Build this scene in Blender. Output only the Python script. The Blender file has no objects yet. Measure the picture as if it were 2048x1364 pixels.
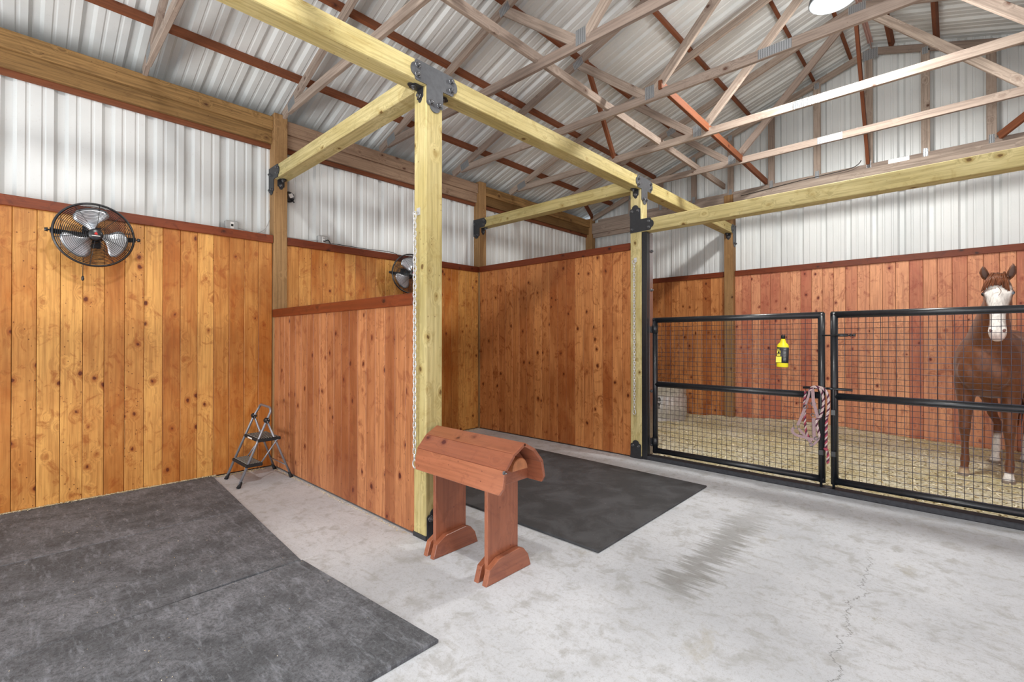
import bpy, bmesh, math, random
from mathutils import Vector, Matrix, noise
R = math.radians
scene = bpy.context.scene
COL = scene.collection

# ------------------------------------------------------------ camera, light, exposure
cam_d = bpy.data.cameras.new('camera'); cam = bpy.data.objects.new('camera', cam_d); COL.objects.link(cam)
cam.location = (5.4019, .3652, 1.3686)
cam.rotation_euler = (R(90.32), 0, R(43.3237))
cam_d.sensor_width = 36; cam_d.lens = 938.04 / 2048 * 36
cam_d.shift_y = (675.38 - 682) / 2048 * -1 * -1
cam_d.clip_start = .05
scene.camera = cam
vs = scene.view_settings
vs.view_transform = 'Standard'; vs.look = 'None'; vs.gamma = 1; vs.use_curve_mapping = False
vs.exposure = -0.2
w = bpy.data.worlds.new('world'); scene.world = w; w.use_nodes = True
w.node_tree.nodes['Background'].inputs[0].default_value = (.86, .93, 1, 1)
w.node_tree.nodes['Background'].inputs[1].default_value = 1.25
def area(name, loc, rot, sx, sy, e, col=(1, 1, 1)):
    d = bpy.data.lights.new(name, 'AREA'); d.shape = 'RECTANGLE'; d.size = sx; d.size_y = sy; d.energy = e; d.color = col
    o = bpy.data.objects.new(name, d); COL.objects.link(o); o.location = loc; o.rotation_euler = rot; return o
# daylight through the barn's open end behind the photographer and an opening on the right
area('daylight_door_rear', (4.9, -3.3, 2.1), (R(100), 0, 0), 7.6, 3.6, 90, (.93, .97, 1))
area('daylight_door_right', (8.95, 2.6, 1.7), (0, R(105), 0), 3.0, 3.6, 60, (.93, .96, 1))
area('roof_fill', (4.6, -3.6, .4), (R(140), 0, 0), 8.5, 1.6, 480, (1, .97, .93))  # added fill, low behind the camera and aimed up to brighten the roof
LAMPS = [(4.57, 5.72, 4.62), (4.57, .84, 4.62)]
def lamp_light(p, e=370):
    d = bpy.data.lights.new('lamp_light', 'SPOT'); d.energy = e; d.shadow_soft_size = .10; d.color = (1, .975, .93)
    d.spot_size = R(174); d.spot_blend = .35
    o = bpy.data.objects.new('lamp_light', d); COL.objects.link(o); o.location = (p[0], p[1], p[2] - .06)
    d = bpy.data.lights.new('roof_fill_point', 'POINT'); d.energy = e * .12; d.shadow_soft_size = .12; d.color = (1, .975, .93)  # added weak point below each lamp, lifts the roof and upper timbers
    o = bpy.data.objects.new('roof_fill_point', d); COL.objects.link(o); o.location = (p[0], p[1], p[2] - .22)

# ------------------------------------------------------------ helpers
def tag(o, label=None, cat=None, group=None, kind=None):
    if label: o['label'] = label
    if cat: o['category'] = cat
    if group: o['group'] = group
    if kind: o['kind'] = kind
    return o
def empty(name, loc=(0, 0, 0), rot=(0, 0, 0)):
    o = bpy.data.objects.new(name, None); COL.objects.link(o); o.location = loc; o.rotation_euler = rot
    o.empty_display_size = .1
    return o
class MB:
    def __init__(s): s.bm = bmesh.new()
    def box(s, lo, hi, bev=0):
        r = bmesh.ops.create_cube(s.bm, size=1)
        vs = r['verts']
        for v in vs:
            v.co = Vector([lo[i] + (v.co[i] + .5) * (hi[i] - lo[i]) for i in range(3)])
        if bev:
            es = list({e for v in vs for e in v.link_edges})
            bmesh.ops.bevel(s.bm, geom=es, offset=bev, segments=1, affect='EDGES')
        return s
    def tube(s, pts, r, n=8, closed=False, cap=True):
        pts = [Vector(p) for p in pts]; N = len(pts)
        rr = r if isinstance(r, (list, tuple)) else [r] * N
        rings = []; prev = None
        for i, p in enumerate(pts):
            if closed: t = pts[(i + 1) % N] - pts[i - 1]
            else: t = pts[min(i + 1, N - 1)] - pts[max(i - 1, 0)]
            if t.length < 1e-9: t = Vector((0, 0, 1))
            t.normalize()
            if prev is None:
                a = Vector((0, 0, 1)) if abs(t.z) < .9 else Vector((1, 0, 0)); u = t.cross(a).normalized()
            else:
                u = prev - t * prev.dot(t)
                if u.length < 1e-6: u = t.cross(Vector((0, 1, 0)))
                u.normalize()
            prev = u; v = t.cross(u)
            rings.append([s.bm.verts.new(p + (u * math.cos(2 * math.pi * k / n) + v * math.sin(2 * math.pi * k / n)) * rr[i]) for k in range(n)])
        m = N if closed else N - 1
        for i in range(m):
            a, b = rings[i], rings[(i + 1) % N]
            for k in range(n):
                f = s.bm.faces.new((a[k], a[(k + 1) % n], b[(k + 1) % n], b[k])); f.smooth = n > 4
        if not closed and cap:
            s.bm.faces.new(rings[0][::-1]); s.bm.faces.new(rings[-1])
        return s
    def ribbon(s, pts, wd, th, side):
        """flat strap along pts; width along the in-plane normal, 'side' is the face normal"""
        pts = [Vector(p) for p in pts]; N = len(pts); side = Vector(side).normalized(); rings = []
        for i, p in enumerate(pts):
            t = (pts[min(i + 1, N - 1)] - pts[max(i - 1, 0)]).normalized()
            u = t.cross(side).normalized()
            rings.append([s.bm.verts.new(p + u * a * wd / 2 + side * b * th / 2) for a, b in ((-1, -1), (1, -1), (1, 1), (-1, 1))])
        for i in range(N - 1):
            a, b = rings[i], rings[i + 1]
            for k in range(4): s.bm.faces.new((a[k], a[(k + 1) % 4], b[(k + 1) % 4], b[k]))
        s.bm.faces.new(rings[0][::-1]); s.bm.faces.new(rings[-1]); return s
    def lathe(s, prof, n=32, M=None):
        """prof: list of (radius, height) about +Z"""
        rings = []
        for r, z in prof:
            if r < 1e-6: rings.append([s.bm.verts.new((0, 0, z))])
            else: rings.append([s.bm.verts.new((r * math.cos(2 * math.pi * k / n), r * math.sin(2 * math.pi * k / n), z)) for k in range(n)])
        vs = [v for g in rings for v in g]
        for a, b in zip(rings, rings[1:]):
            for k in range(n):
                q = [a[k % len(a)], a[(k + 1) % n % len(a)], b[(k + 1) % n % len(b)], b[k % len(b)]]
                q2 = []
                for x in q:
                    if x not in q2: q2.append(x)
                if len(q2) > 2:
                    f = s.bm.faces.new(q2); f.smooth = True
        if M is not None:
            for v in vs: v.co = M @ v.co
        return s
    def prism(s, poly, d, M=None, bev=0):
        """poly in local XY, extruded 0..d along local Z"""
        a = [s.bm.verts.new((x, y, 0)) for x, y in poly]; b = [s.bm.verts.new((x, y, d)) for x, y in poly]
        n = len(poly); fs = [s.bm.faces.new(a[::-1]), s.bm.faces.new(b)]
        for i in range(n): fs.append(s.bm.faces.new((a[i], a[(i + 1) % n], b[(i + 1) % n], b[i])))
        vs = a + b
        if bev:
            es = list({e for f in fs[:2] for e in f.edges})
            r = bmesh.ops.bevel(s.bm, geom=es, offset=bev, segments=1, affect='EDGES')
            vs = list({v for v in vs if v.is_valid} | set(r['verts']))
        if M is not None:
            for v in vs: v.co = M @ v.co
        return s
    def build(s, name, mat, parent=None, loc=None, M=None):
        bmesh.ops.recalc_face_normals(s.bm, faces=s.bm.faces)
        me = bpy.data.meshes.new(name); s.bm.to_mesh(me); s.bm.free()
        o = bpy.data.objects.new(name, me); COL.objects.link(o)
        if mat: me.materials.append(mat)
        if parent: o.parent = parent
        if M is not None: o.matrix_basis = M
        if loc is not None: o.location = loc
        return o
def frame(a, b, up=(0, 0, 1)):
    a = Vector(a); b = Vector(b); x = (b - a).normalized(); up = Vector(up)
    if abs(x.dot(up)) > .99: up = Vector((0, 1, 0))
    y = up.cross(x).normalized(); z = x.cross(y)
    M = Matrix((x, y, z)).transposed().to_4x4(); M.translation = a
    return M
def lumber(name, a, b, wd, ht, mat, parent=None, up=(0, 0, 1), bev=.003):
    """a solid stick whose centre line runs a to b; its local X is the grain"""
    L = (Vector(b) - Vector(a)).length
    m = MB().box((0, -wd / 2, -ht / 2), (L, wd / 2, ht / 2), bev)
    M = frame(a, b, up)
    return m.build(name, mat, parent, M=M)
def copy_tree(o, parent=None):
    c = o.copy(); COL.objects.link(c)
    if parent: c.parent = parent
    for ch in list(o.children): copy_tree(ch, c)
    return c
def MX(o=(0, 0, 0), x=(1, 0, 0), y=(0, 1, 0)):
    x = Vector(x); y = Vector(y); z = x.cross(y); M = Matrix((x, y, z)).transposed().to_4x4(); M.translation = Vector(o); return M
def smooth_pts(pts, k=6):
    pts = [Vector(p) for p in pts]; out = []
    for i in range(len(pts) - 1):
        p0 = pts[max(i - 1, 0)]; p1 = pts[i]; p2 = pts[i + 1]; p3 = pts[min(i + 2, len(pts) - 1)]
        for j in range(k):
            t = j / k
            out.append(.5 * ((2 * p1) + (p2 - p0) * t + (2 * p0 - 5 * p1 + 4 * p2 - p3) * t * t + (3 * p1 - p0 - 3 * p2 + p3) * t ** 3))
    out.append(pts[-1]); return out

# ------------------------------------------------------------ materials
class NT:
    def __init__(s, name):
        s.m = bpy.data.materials.new(name); s.m.use_nodes = True; s.t = s.m.node_tree; s.N = s.t.nodes; s.L = s.t.links
        s.b = s.N['Principled BSDF']
    def n(s, typ, **kw):
        x = s.N.new(typ)
        for k, v in kw.items():
            if isinstance(k, str) and hasattr(x, k): setattr(x, k, v)
        return x
    def link(s, a, b): s.L.new(a, b)
    def val(s, sock, v):
        if hasattr(v, 'is_linked') or hasattr(v, 'links'): s.L.new(v, sock)
        else: sock.default_value = v
    def math(s, op, a, b=0.0, c=0.0, clamp=False):
        x = s.N.new('ShaderNodeMath'); x.operation = op; x.use_clamp = clamp
        for i, v in enumerate((a, b, c)): s.val(x.inputs[i], v)
        return x.outputs[0]
    def vmath(s, op, a, b):
        x = s.N.new('ShaderNodeVectorMath'); x.operation = op
        s.val(x.inputs[0], a); s.val(x.inputs[1], b); return x.outputs[0]
    def mix(s, f, a, b, mode='MIX'):
        x = s.N.new('ShaderNodeMix'); x.data_type = 'RGBA'; x.blend_type = mode; x.clamp_factor = True
        s.val(x.inputs[0], f); s.val(x.inputs[6], a); s.val(x.inputs[7], b); return x.outputs[2]
    def noise(s, v, sc, det=4, rough=.55, dist=0):
        x = s.N.new('ShaderNodeTexNoise'); s.val(x.inputs['Vector'], v)
        x.inputs['Scale'].default_value = sc; x.inputs['Detail'].default_value = det
        x.inputs['Roughness'].default_value = rough; x.inputs['Distortion'].default_value = dist
        return x.outputs['Fac']
    def vor(s, v, sc, feat='F1', rnd=1):
        x = s.N.new('ShaderNodeTexVoronoi'); x.feature = feat; s.val(x.inputs['Vector'], v); x.inputs['Scale'].default_value = sc
        x.inputs['Randomness'].default_value = rnd
        return x.outputs
    def ss(s, v, a, b):
        x = s.N.new('ShaderNodeMapRange'); x.interpolation_type = 'SMOOTHSTEP'; s.val(x.inputs[0], v)
        x.inputs[1].default_value = a; x.inputs[2].default_value = b; return x.outputs[0]
    def obj(s): return s.N.new('ShaderNodeTexCoord').outputs['Object']
    def scale(s, v, k):
        x = s.N.new('ShaderNodeMapping'); s.val(x.inputs[0], v); x.inputs[3].default_value = k; return x.outputs[0]
    def bump(s, h, st, d=.01):
        x = s.N.new('ShaderNodeBump'); x.inputs['Strength'].default_value = st; x.inputs['Distance'].default_value = d
        s.val(x.inputs['Height'], h); s.L.new(x.outputs[0], s.b.inputs['Normal'])
    def col(s, c): s.val(s.b.inputs['Base Color'], c)
    def rough(s, r): s.val(s.b.inputs['Roughness'], r)
def c4(c): return (c[0], c[1], c[2], 1)
def srgb(r, g, b):
    f = lambda v: (v / 255 / 12.92) if v / 255 <= .04045 else ((v / 255 + .055) / 1.055) ** 2.4
    return (f(r), f(g), f(b), 1)

def wood(name, lo, hi, knot, axis=0, mid=None, flame=.5, island=False, rough=.55, knotd=1.0, grain=.35, var=.5, blotch=.3, knots=1.0, spec=.35, coat=0):
    """lo/hi: the two ends of the board-to-board colour range; grain runs along 'axis' of the object"""
    t = NT(name); v = t.obj()
    if island: rnd = t.n('ShaderNodeNewGeometry').outputs['Random Per Island']
    else: rnd = t.n('ShaderNodeObjectInfo').outputs['Random']
    off = t.n('ShaderNodeCombineXYZ')
    t.link(t.math('MULTIPLY', rnd, 31.7), off.inputs[0]); t.link(t.math('MULTIPLY', rnd, 57.3), off.inputs[1]); t.link(t.math('MULTIPLY', rnd, 83.1), off.inputs[2])
    v = t.vmath('ADD', v, off.outputs[0])
    def sc(across, along):
        k = [across] * 3; k[axis] = along; return t.scale(v, k)
    # knots: round cells, only some of them
    kv = t.vor(sc(8.5, 6.0), 1.0)
    wob = t.noise(sc(26, 18), 1, 3)
    d = t.math('ADD', kv['Distance'], t.math('MULTIPLY', t.math('SUBTRACT', wob, .5), .26))
    sel = t.n('ShaderNodeSeparateColor'); t.link(kv['Color'], sel.inputs[0])
    on = t.math('GREATER_THAN', sel.outputs[0], 1 - .62 * knotd)
    core = t.math('MULTIPLY', t.math('SUBTRACT', 1, t.ss(d, .07, .13)), on)
    halo = t.math('MULTIPLY', t.math('SUBTRACT', 1, t.ss(d, .06, .30)), on)
    flow = t.math('MULTIPLY', t.math('SUBTRACT', 1, t.ss(kv['Distance'], .0, .5)), on)
    # fine grain bent round the knots
    gv = sc(34, 1.1)
    cx_ = t.n('ShaderNodeCombineXYZ')
    for i_ in range(3): t.link(t.math('MULTIPLY', flow, 2.2 if i_ != axis else 0.0), cx_.inputs[i_])
    bend = t.vmath('ADD', gv, cx_.outputs[0])
    g = t.noise(bend, 1.6, 6, .62, .35)
    g2 = t.noise(sc(150, 5), 1, 3, .6)
    bl = t.noise(sc(4.5, 1.7), 1, 4, .6, .8)
    fl = t.math('MULTIPLY', t.ss(t.noise(sc(6.5, 5), 1, 6, .68, 1.8), .52, .68), knotd)
    base = t.mix(t.math('ADD', t.math('MULTIPLY', t.math('SUBTRACT', rnd, .5), var), t.math('ADD', .5, t.math('MULTIPLY', t.math('SUBTRACT', bl, .5), blotch * 2)), clamp=True), c4(lo), c4(hi))
    gm = t.ss(g, .40, .64)
    dark = tuple(x * .55 for x in lo[:3])
    c = t.mix(t.math('MULTIPLY', gm, grain), base, c4(dark))
    c = t.mix(t.math('MULTIPLY', t.ss(g2, .5, .75), grain * .5), c, c4(dark))
    mid = mid[:3] if mid else tuple(.5 * k + .5 * l for k, l in zip(knot[:3], lo[:3]))
    c = t.mix(t.math('MULTIPLY', fl, flame * knots), c, c4(mid))
    c = t.mix(t.math('MULTIPLY', halo, t.math('MULTIPLY', .8 * knots, t.ss(bl, .25, .5))), c, c4(mid))
    c = t.mix(t.math('MULTIPLY', core, .9 * knots), c, c4(knot))
    # pin knots
    pv = t.vor(sc(30, 24), 1.0); ps = t.n('ShaderNodeSeparateColor'); t.link(pv['Color'], ps.inputs[0])
    pin = t.math('MULTIPLY', t.math('SUBTRACT', 1, t.ss(pv['Distance'], .09, .17)), t.math('GREATER_THAN', ps.outputs[0], .84))
    c = t.mix(t.math('MULTIPLY', pin, .85 * knots * knotd), c, c4(knot))
    t.col(c); t.rough(t.math('ADD', rough - .1, t.math('MULTIPLY', bl, .2)))
    t.b.inputs['Specular IOR Level'].default_value = spec
    if coat: t.b.inputs['Coat Weight'].default_value = coat; t.b.inputs['Coat Roughness'].default_value = .3
    t.bump(t.math('ADD', g, t.math('MULTIPLY', core, .5)), .25, .003)
    return t.m
def plain(name, c, rough=.5, metal=0, spec=.5, nz=0, nsc=20, bumpst=0):
    t = NT(name); c = c4(c)
    if nz:
        f = t.noise(t.obj(), nsc, 5, .6)
        t.col(t.mix(t.ss(f, .35, .7), c, c4([x * (1 - nz) for x in c[:3]])))
        if bumpst: t.bump(f, bumpst, .004)
    else: t.col(c)
    t.rough(rough); t.b.inputs['Metallic'].default_value = metal; t.b.inputs['Specular IOR Level'].default_value = spec
    return t.m
KN = srgb(70, 28, 8)
M = {}
M['amber'] = wood('amber_pine', srgb(176, 104, 42), srgb(228, 172, 96), srgb(88, 34, 12), mid=srgb(150, 74, 22), flame=.62, axis=2, island=True, var=.9, blotch=.75, grain=.4, spec=.4, rough=.42)
M['russet'] = wood('russet_pine', srgb(142, 82, 48), srgb(194, 132, 88), srgb(74, 30, 20), mid=srgb(116, 52, 32), flame=.5, axis=2, island=True, var=1.0, blotch=.6, grain=.45, rough=.45)
M['honey'] = wood('honey_pine', srgb(156, 88, 44), srgb(212, 146, 88), srgb(74, 28, 8), mid=srgb(124, 58, 18), flame=.75, axis=2, island=True, var=.8, blotch=.8, grain=.42, rough=.45)
M['rose'] = wood('rose_pine', srgb(178, 104, 78), srgb(222, 160, 118), srgb(88, 32, 22), mid=srgb(140, 62, 44), flame=.55, axis=2, island=True, var=1.1, blotch=.6, grain=.42, rough=.5)
M['trim'] = wood('redbrown_trim', srgb(98, 40, 16), srgb(136, 64, 28), srgb(48, 16, 6), axis=0, var=.5, grain=.35, rough=.45)
M['treated'] = wood('treated_pine', srgb(178, 162, 102), srgb(214, 202, 152), srgb(96, 70, 36), axis=0, mid=srgb(150, 126, 66), flame=.5, knotd=.75, var=.5, blotch=.7, grain=.5, rough=.7)
M['old_post'] = wood('weathered_post', srgb(140, 104, 64), srgb(176, 140, 96), srgb(70, 40, 18), axis=0, knotd=.5, grain=.5, rough=.7)
M['plate2'] = wood('greyed_plate_lumber', srgb(140, 112, 92), srgb(172, 146, 122), srgb(74, 42, 28), axis=0, knotd=.7, grain=.5, rough=.8)
M['plate'] = wood('wall_plate_lumber', srgb(120, 90, 52), srgb(164, 128, 80), srgb(74, 42, 24), axis=0, knotd=.7, grain=.65, rough=.75, var=1.1)
M['truss'] = wood('grey_truss_lumber', srgb(140, 124, 114), srgb(186, 170, 156), srgb(90, 62, 50), axis=0, knotd=.4, grain=.5, rough=.8, var=.8)
M['purlin'] = wood('orange_purlin_lumber', srgb(106, 58, 34), srgb(142, 86, 56), srgb(70, 30, 12), axis=0, knotd=.4, grain=.4, rough=.75)
M['rack'] = wood('cherry_stained_pine', srgb(128, 68, 46), srgb(172, 108, 78), srgb(76, 24, 24), axis=0, knotd=.7, var=.5, grain=.3, rough=.34, spec=.5, coat=.35)
M['black'] = plain('black_painted_steel', srgb(34, 37, 42), .3, 0, .6, .4, 60)
M['bracket'] = plain('charcoal_bracket_steel', srgb(96, 99, 104), .42, .35, .5, .2, 30)
M['bracket_dark'] = plain('dark_bracket_steel', srgb(52, 54, 58), .45, .2, .5, .2, 30)
M['zinc'] = plain('zinc_plated_steel', srgb(214, 216, 218), .35, .55)
M['bolt'] = plain('bolt_steel', srgb(120, 122, 126), .35, .8)
M['alu'] = plain('aluminium_blade', srgb(196, 200, 206), .3, .75)
M['tubegrey'] = plain('grey_powder_coat', srgb(140, 142, 150), .35, .5)
M['rubber'] = plain('black_rubber', srgb(36, 36, 38), .7, 0, .3)
M['pvc'] = plain('grey_pvc_box', srgb(170, 172, 172), .5)
M['white'] = plain('white_plastic', srgb(232, 232, 230), .5)
M['ink'] = plain('black_ink', srgb(18, 18, 18), .6)
M['red'] = plain('red_enamel', srgb(200, 40, 36), .4)
M['yellow'] = plain('yellow_plastic', srgb(240, 226, 40), .35)
M['label'] = plain('black_label', srgb(40, 42, 48), .45)
M['wire'] = plain('wire_mesh_steel', srgb(78, 76, 88), .4, .5)
M['halter'] = plain('dusty_pink_nylon', srgb(172, 146, 150), .8, 0, .2, .3, 200)
M['ropeA'] = plain('pale_pink_cord', srgb(196, 176, 174), .85, 0, .2)
M['ropeB'] = plain('plum_cord', srgb(92, 52, 70), .85, 0, .2)
M['ropeC'] = plain('crimson_cord', srgb(166, 76, 92), .85, 0, .2)

def mat_metal_sheet():
    t = NT('white_ribbed_sheet'); v = t.obj()
    f = t.noise(t.scale(v, (1, 1, .4)), 1.6, 4)
    f2 = t.noise(v, 55, 3)
    c = t.mix(t.ss(f, .35, .7), srgb(222, 226, 226), srgb(206, 211, 212))
    c = t.mix(t.math('MULTIPLY', t.ss(f2, .6, .8), .25), c, srgb(176, 168, 156))
    t.col(c); t.rough(.36); t.b.inputs['Specular IOR Level'].default_value = .5
    return t.m
M['sheet'] = mat_metal_sheet()
def mat_nailplate():
    t = NT('galvanised_nail_plate'); v = t.obj()
    g = t.vor(t.scale(v, (55, 55, 110)), 1.0, rnd=0)['Distance']
    f = t.ss(g, .28, .42)
    t.col(t.mix(f, srgb(104, 108, 112), srgb(182, 186, 190))); t.rough(.35); t.b.inputs['Metallic'].default_value = .7
    t.bump(f, .5, .002); return t.m
M['nailplate'] = mat_nailplate()
def mat_concrete():
    t = NT('concrete'); v = t.obj(); sep = t.n('ShaderNodeSeparateXYZ'); t.link(v, sep.inputs[0]); X, Y = sep.outputs[0], sep.outputs[1]
    a = t.noise(v, .9, 6, .6); b = t.noise(v, 7, 6, .65, .4); c_ = t.noise(v, 60, 4, .7)
    c = t.mix(t.ss(a, .35, .66), srgb(190, 194, 200), srgb(210, 214, 220))
    c = t.mix(t.math('MULTIPLY', t.ss(b, .50, .66), .5), c, srgb(158, 158, 155))
    c = t.mix(t.math('MULTIPLY', t.ss(c_, .5, .78), .45), c, srgb(142, 142, 140))
    d_ = t.noise(v, 28, 6, .75, .6)
    c = t.mix(t.math('MULTIPLY', t.ss(d_, .50, .66), .34), c, srgb(150, 150, 147))
    c = t.mix(t.math('MULTIPLY', t.ss(t.noise(v, 190, 2, .6), .60, .70), .4), c, srgb(118, 118, 116))
    # brushed streaks and tan scuffs
    st = t.noise(t.scale(v, (3, 22, 1)), 1, 5, .6, .5)
    c = t.mix(t.math('MULTIPLY', t.ss(st, .56, .78), .4), c, srgb(150, 147, 138))
    tn = t.noise(v, 2.6, 5, .7, .6)
    c = t.mix(t.math('MULTIPLY', t.ss(tn, .60, .76), .42), c, srgb(160, 152, 128))
    # drip stain left of centre
    wob = t.math('MULTIPLY', t.math('SUBTRACT', t.noise(t.scale(v, (2, 26, 1)), 1, 5, .7), .5), .55)
    dx = t.math('ABSOLUTE', t.math('ADD', t.math('SUBTRACT', X, 4.27), wob))
    band = t.math('MULTIPLY', t.math('SUBTRACT', 1, t.ss(dx, .04, .15)), t.math('MULTIPLY', t.ss(Y, 2.72, 2.9), t.math('SUBTRACT', 1, t.ss(Y, 3.6, 5.0))))
    c = t.mix(t.math('MULTIPLY', band, .62), c, srgb(122, 121, 116))
    # rusty spots
    sv = t.vor(t.vmath('ADD', v, t.vmath('MULTIPLY', t.n('ShaderNodeTexNoise').outputs['Color'], (.02, .02, 0))), 2.3); ss_ = t.n('ShaderNodeSeparateColor'); t.link(sv['Color'], ss_.inputs[0])
    sp = t.math('MULTIPLY', t.math('SUBTRACT', 1, t.ss(t.math('ADD', sv['Distance'], t.math('MULTIPLY', t.math('SUBTRACT', c_, .5), .35)), .05, .13)), t.math('GREATER_THAN', ss_.outputs[1], .5))
    c = t.mix(t.math('MULTIPLY', sp, .5), c, srgb(138, 132, 108))
    # hairline crack
    wv = t.math('MULTIPLY', t.math('SUBTRACT', t.noise(t.scale(v, (0, 1, 0)), 3.5, 6, .7), .5), .38)
    cd = t.math('ABSOLUTE', t.math('SUBTRACT', t.math('SUBTRACT', X, 5.02), wv))
    ck = t.math('MULTIPLY', t.math('SUBTRACT', 1, t.ss(cd, .0015, .004)), t.math('MULTIPLY', t.ss(Y, 2.3, 2.4), t.math('SUBTRACT', 1, t.ss(Y, 3.9, 4.3))))
    c = t.mix(t.math('MULTIPLY', ck, .6), c, srgb(96, 96, 94))
    t.col(c); t.rough(.72); t.b.inputs['Specular IOR Level'].default_value = .3
    t.bump(t.math('ADD', b, t.math('MULTIPLY', c_, .5)), .25, .006); return t.m
M['concrete'] = mat_concrete()
def mat_mat():
    t = NT('black_stall_mat'); v = t.obj()
    a = t.noise(v, 2.2, 6, .65, .6); b = t.noise(v, 16, 6, .72, .3); c_ = t.noise(v, 130, 3, .7)
    st = t.noise(t.scale(v, (3, 12, 1)), 1.5, 7, .78, .25)
    c = t.mix(t.ss(a, .35, .65), srgb(90, 93, 98), srgb(128, 131, 138))
    c = t.mix(t.math('MULTIPLY', t.ss(b, .42, .7), .55), c, srgb(62, 64, 68))
    e_ = t.noise(v, 55, 6, .8, .5)
    c = t.mix(t.math('MULTIPLY', t.ss(e_, .42, .62), .6), c, srgb(56, 58, 62))
    c = t.mix(t.math('MULTIPLY', t.ss(st, .50, .68), .6), c, srgb(148, 153, 162))
    c = t.mix(t.math('MULTIPLY', t.ss(t.noise(t.scale(v, (9, 40, 1)), 1, 6, .8, .2), .56, .68), .32), c, srgb(160, 164, 172))
    c = t.mix(t.math('MULTIPLY', t.ss(c_, .6, .74), .55), c, srgb(150, 152, 156))
    t.col(c); t.rough(.75); t.b.inputs['Specular IOR Level'].default_value = .3
    t.bump(t.math('ADD', b, c_), .45, .004); return t.m
M['mat'] = mat_mat()
def mat_mat2():
    t = NT('clean_black_mat'); v = t.obj()
    a = t.noise(v, 3.2, 6, .65, .6); c_ = t.noise(v, 60, 4, .75)
    c = t.mix(t.ss(a, .4, .65), srgb(58, 60, 63), srgb(78, 80, 84))
    c = t.mix(t.math('MULTIPLY', t.ss(c_, .64, .76), .6), c, srgb(170, 172, 172))
    t.col(c); t.rough(.7); t.bump(c_, .3, .003); return t.m
M['mat2'] = mat_mat2()
def mat_bedding():
    t = NT('wood_shaving_bedding'); v = t.obj()
    a = t.noise(v, 1.3, 5, .6, .4); b = t.noise(t.scale(v, (24, 60, 30)), 1, 5, .75, 1.0); c_ = t.vor(v, 46)['Color']
    sc_ = t.n('ShaderNodeSeparateColor'); t.link(c_, sc_.inputs[0])
    c = t.mix(t.ss(a, .4, .62), srgb(222, 208, 150), srgb(242, 236, 212))
    c = t.mix(t.math('MULTIPLY', t.ss(b, .48, .60), .85), c, srgb(168, 150, 104))
    c = t.mix(t.math('MULTIPLY', sc_.outputs[0], .45), c, srgb(250, 246, 228))
    t.col(c); t.rough(.9); t.bump(t.math('ADD', b, sc_.outputs[1]), .8, .02); return t.m
M['bedding'] = mat_bedding()
def mat_chip():
    t = NT('pale_wood_chip'); r = t.n('ShaderNodeNewGeometry').outputs['Random Per Island']
    t.col(t.mix(r, srgb(186, 164, 112), srgb(250, 242, 214))); t.rough(.85); return t.m
M['chip'] = mat_chip()
def mat_galv():
    t = NT('galvanised_tank'); v = t.obj(); k = t.vor(v, 30)['Color']; s_ = t.n('ShaderNodeSeparateColor'); t.link(k, s_.inputs[0])
    t.col(t.mix(s_.outputs[0], srgb(186, 188, 188), srgb(216, 218, 218))); t.rough(.36); t.b.inputs['Metallic'].default_value = .45; return t.m
M['galv'] = mat_galv()
def mat_glow():
    t = NT('lamp_diffuser'); t.col(srgb(255, 255, 255)); t.b.inputs['Emission Color'].default_value = (1, .98, .95, 1); t.b.inputs['Emission Strength'].default_value = 14; return t.m
M['glow'] = mat_glow()

# ------------------------------------------------------------ layout numbers (metres)
X1 = 2.776; Y1 = 2.293; Y2 = 5.326; Y3 = 8.41; PW = .14; ZB = 3.12
YG = 8.5; XR = 9.14; YN = -3.2
RT = Y1 - (Y2 - Y1)      # post line before the photographer's bay
def roof(x): return 3.988 + (x if x <= XR / 2 else XR - x) / 3

# ------------------------------------------------------------ floor, mats, bedding
f = MB().box((-.25, YN, -.12), (XR + .25, YG + .2, 0)).build('floor', M['concrete']); tag(f, kind='structure')
def rubber_mat(name, poly, z0, z1, mat, label):
    cx = sum(p[0] for p in poly) / len(poly); cy = sum(p[1] for p in poly) / len(poly)
    m = MB(); m.prism([(x - cx, y - cy) for x, y in poly], z1 - z0, bev=.004)
    o = m.build(name, mat, loc=(cx, cy, z0)); tag(o, label, 'mat', 'rubber stall mats'); return o
rubber_mat('rubber_mat', [(2.475, -.15), (3.70, -.15), (3.70, 1.685), (3.0, 1.625), (2.475, 1.588)], 0, .02, M['mat'], 'scuffed grey rubber mat nearest the camera, corner pointing at the concrete aisle')
rubber_mat('rubber_mat', [(1.25, -.15), (2.471, -.15), (2.470, .95), (2.450, 1.25), (2.468, 1.582), (1.25, 1.652)], 0, .018, M['mat'], 'scuffed grey rubber mat whose edge gapes open in a black slit')
rubber_mat('rubber_mat', [(.02, -.15), (1.247, -.15), (1.247, 1.652), (.13, 1.715), (.02, 1.72)], 0, .018, M['mat'], 'dusty grey rubber mat against the amber plank wall under the fan')
rubber_mat('rubber_mat', [(1.9, 2.94), (3.735, 2.94), (3.72, 4.79), (1.9, 4.83)], 0, .018, M['mat2'], 'black rubber mat beyond the saddle rack, its corner in the aisle')
rubber_mat('rubber_mat', [(.1, 2.94), (1.896, 2.94), (1.896, 4.83), (.1, 4.87)], 0, .018, M['mat2'], 'black rubber mat deep in the second bay behind the post')

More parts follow.
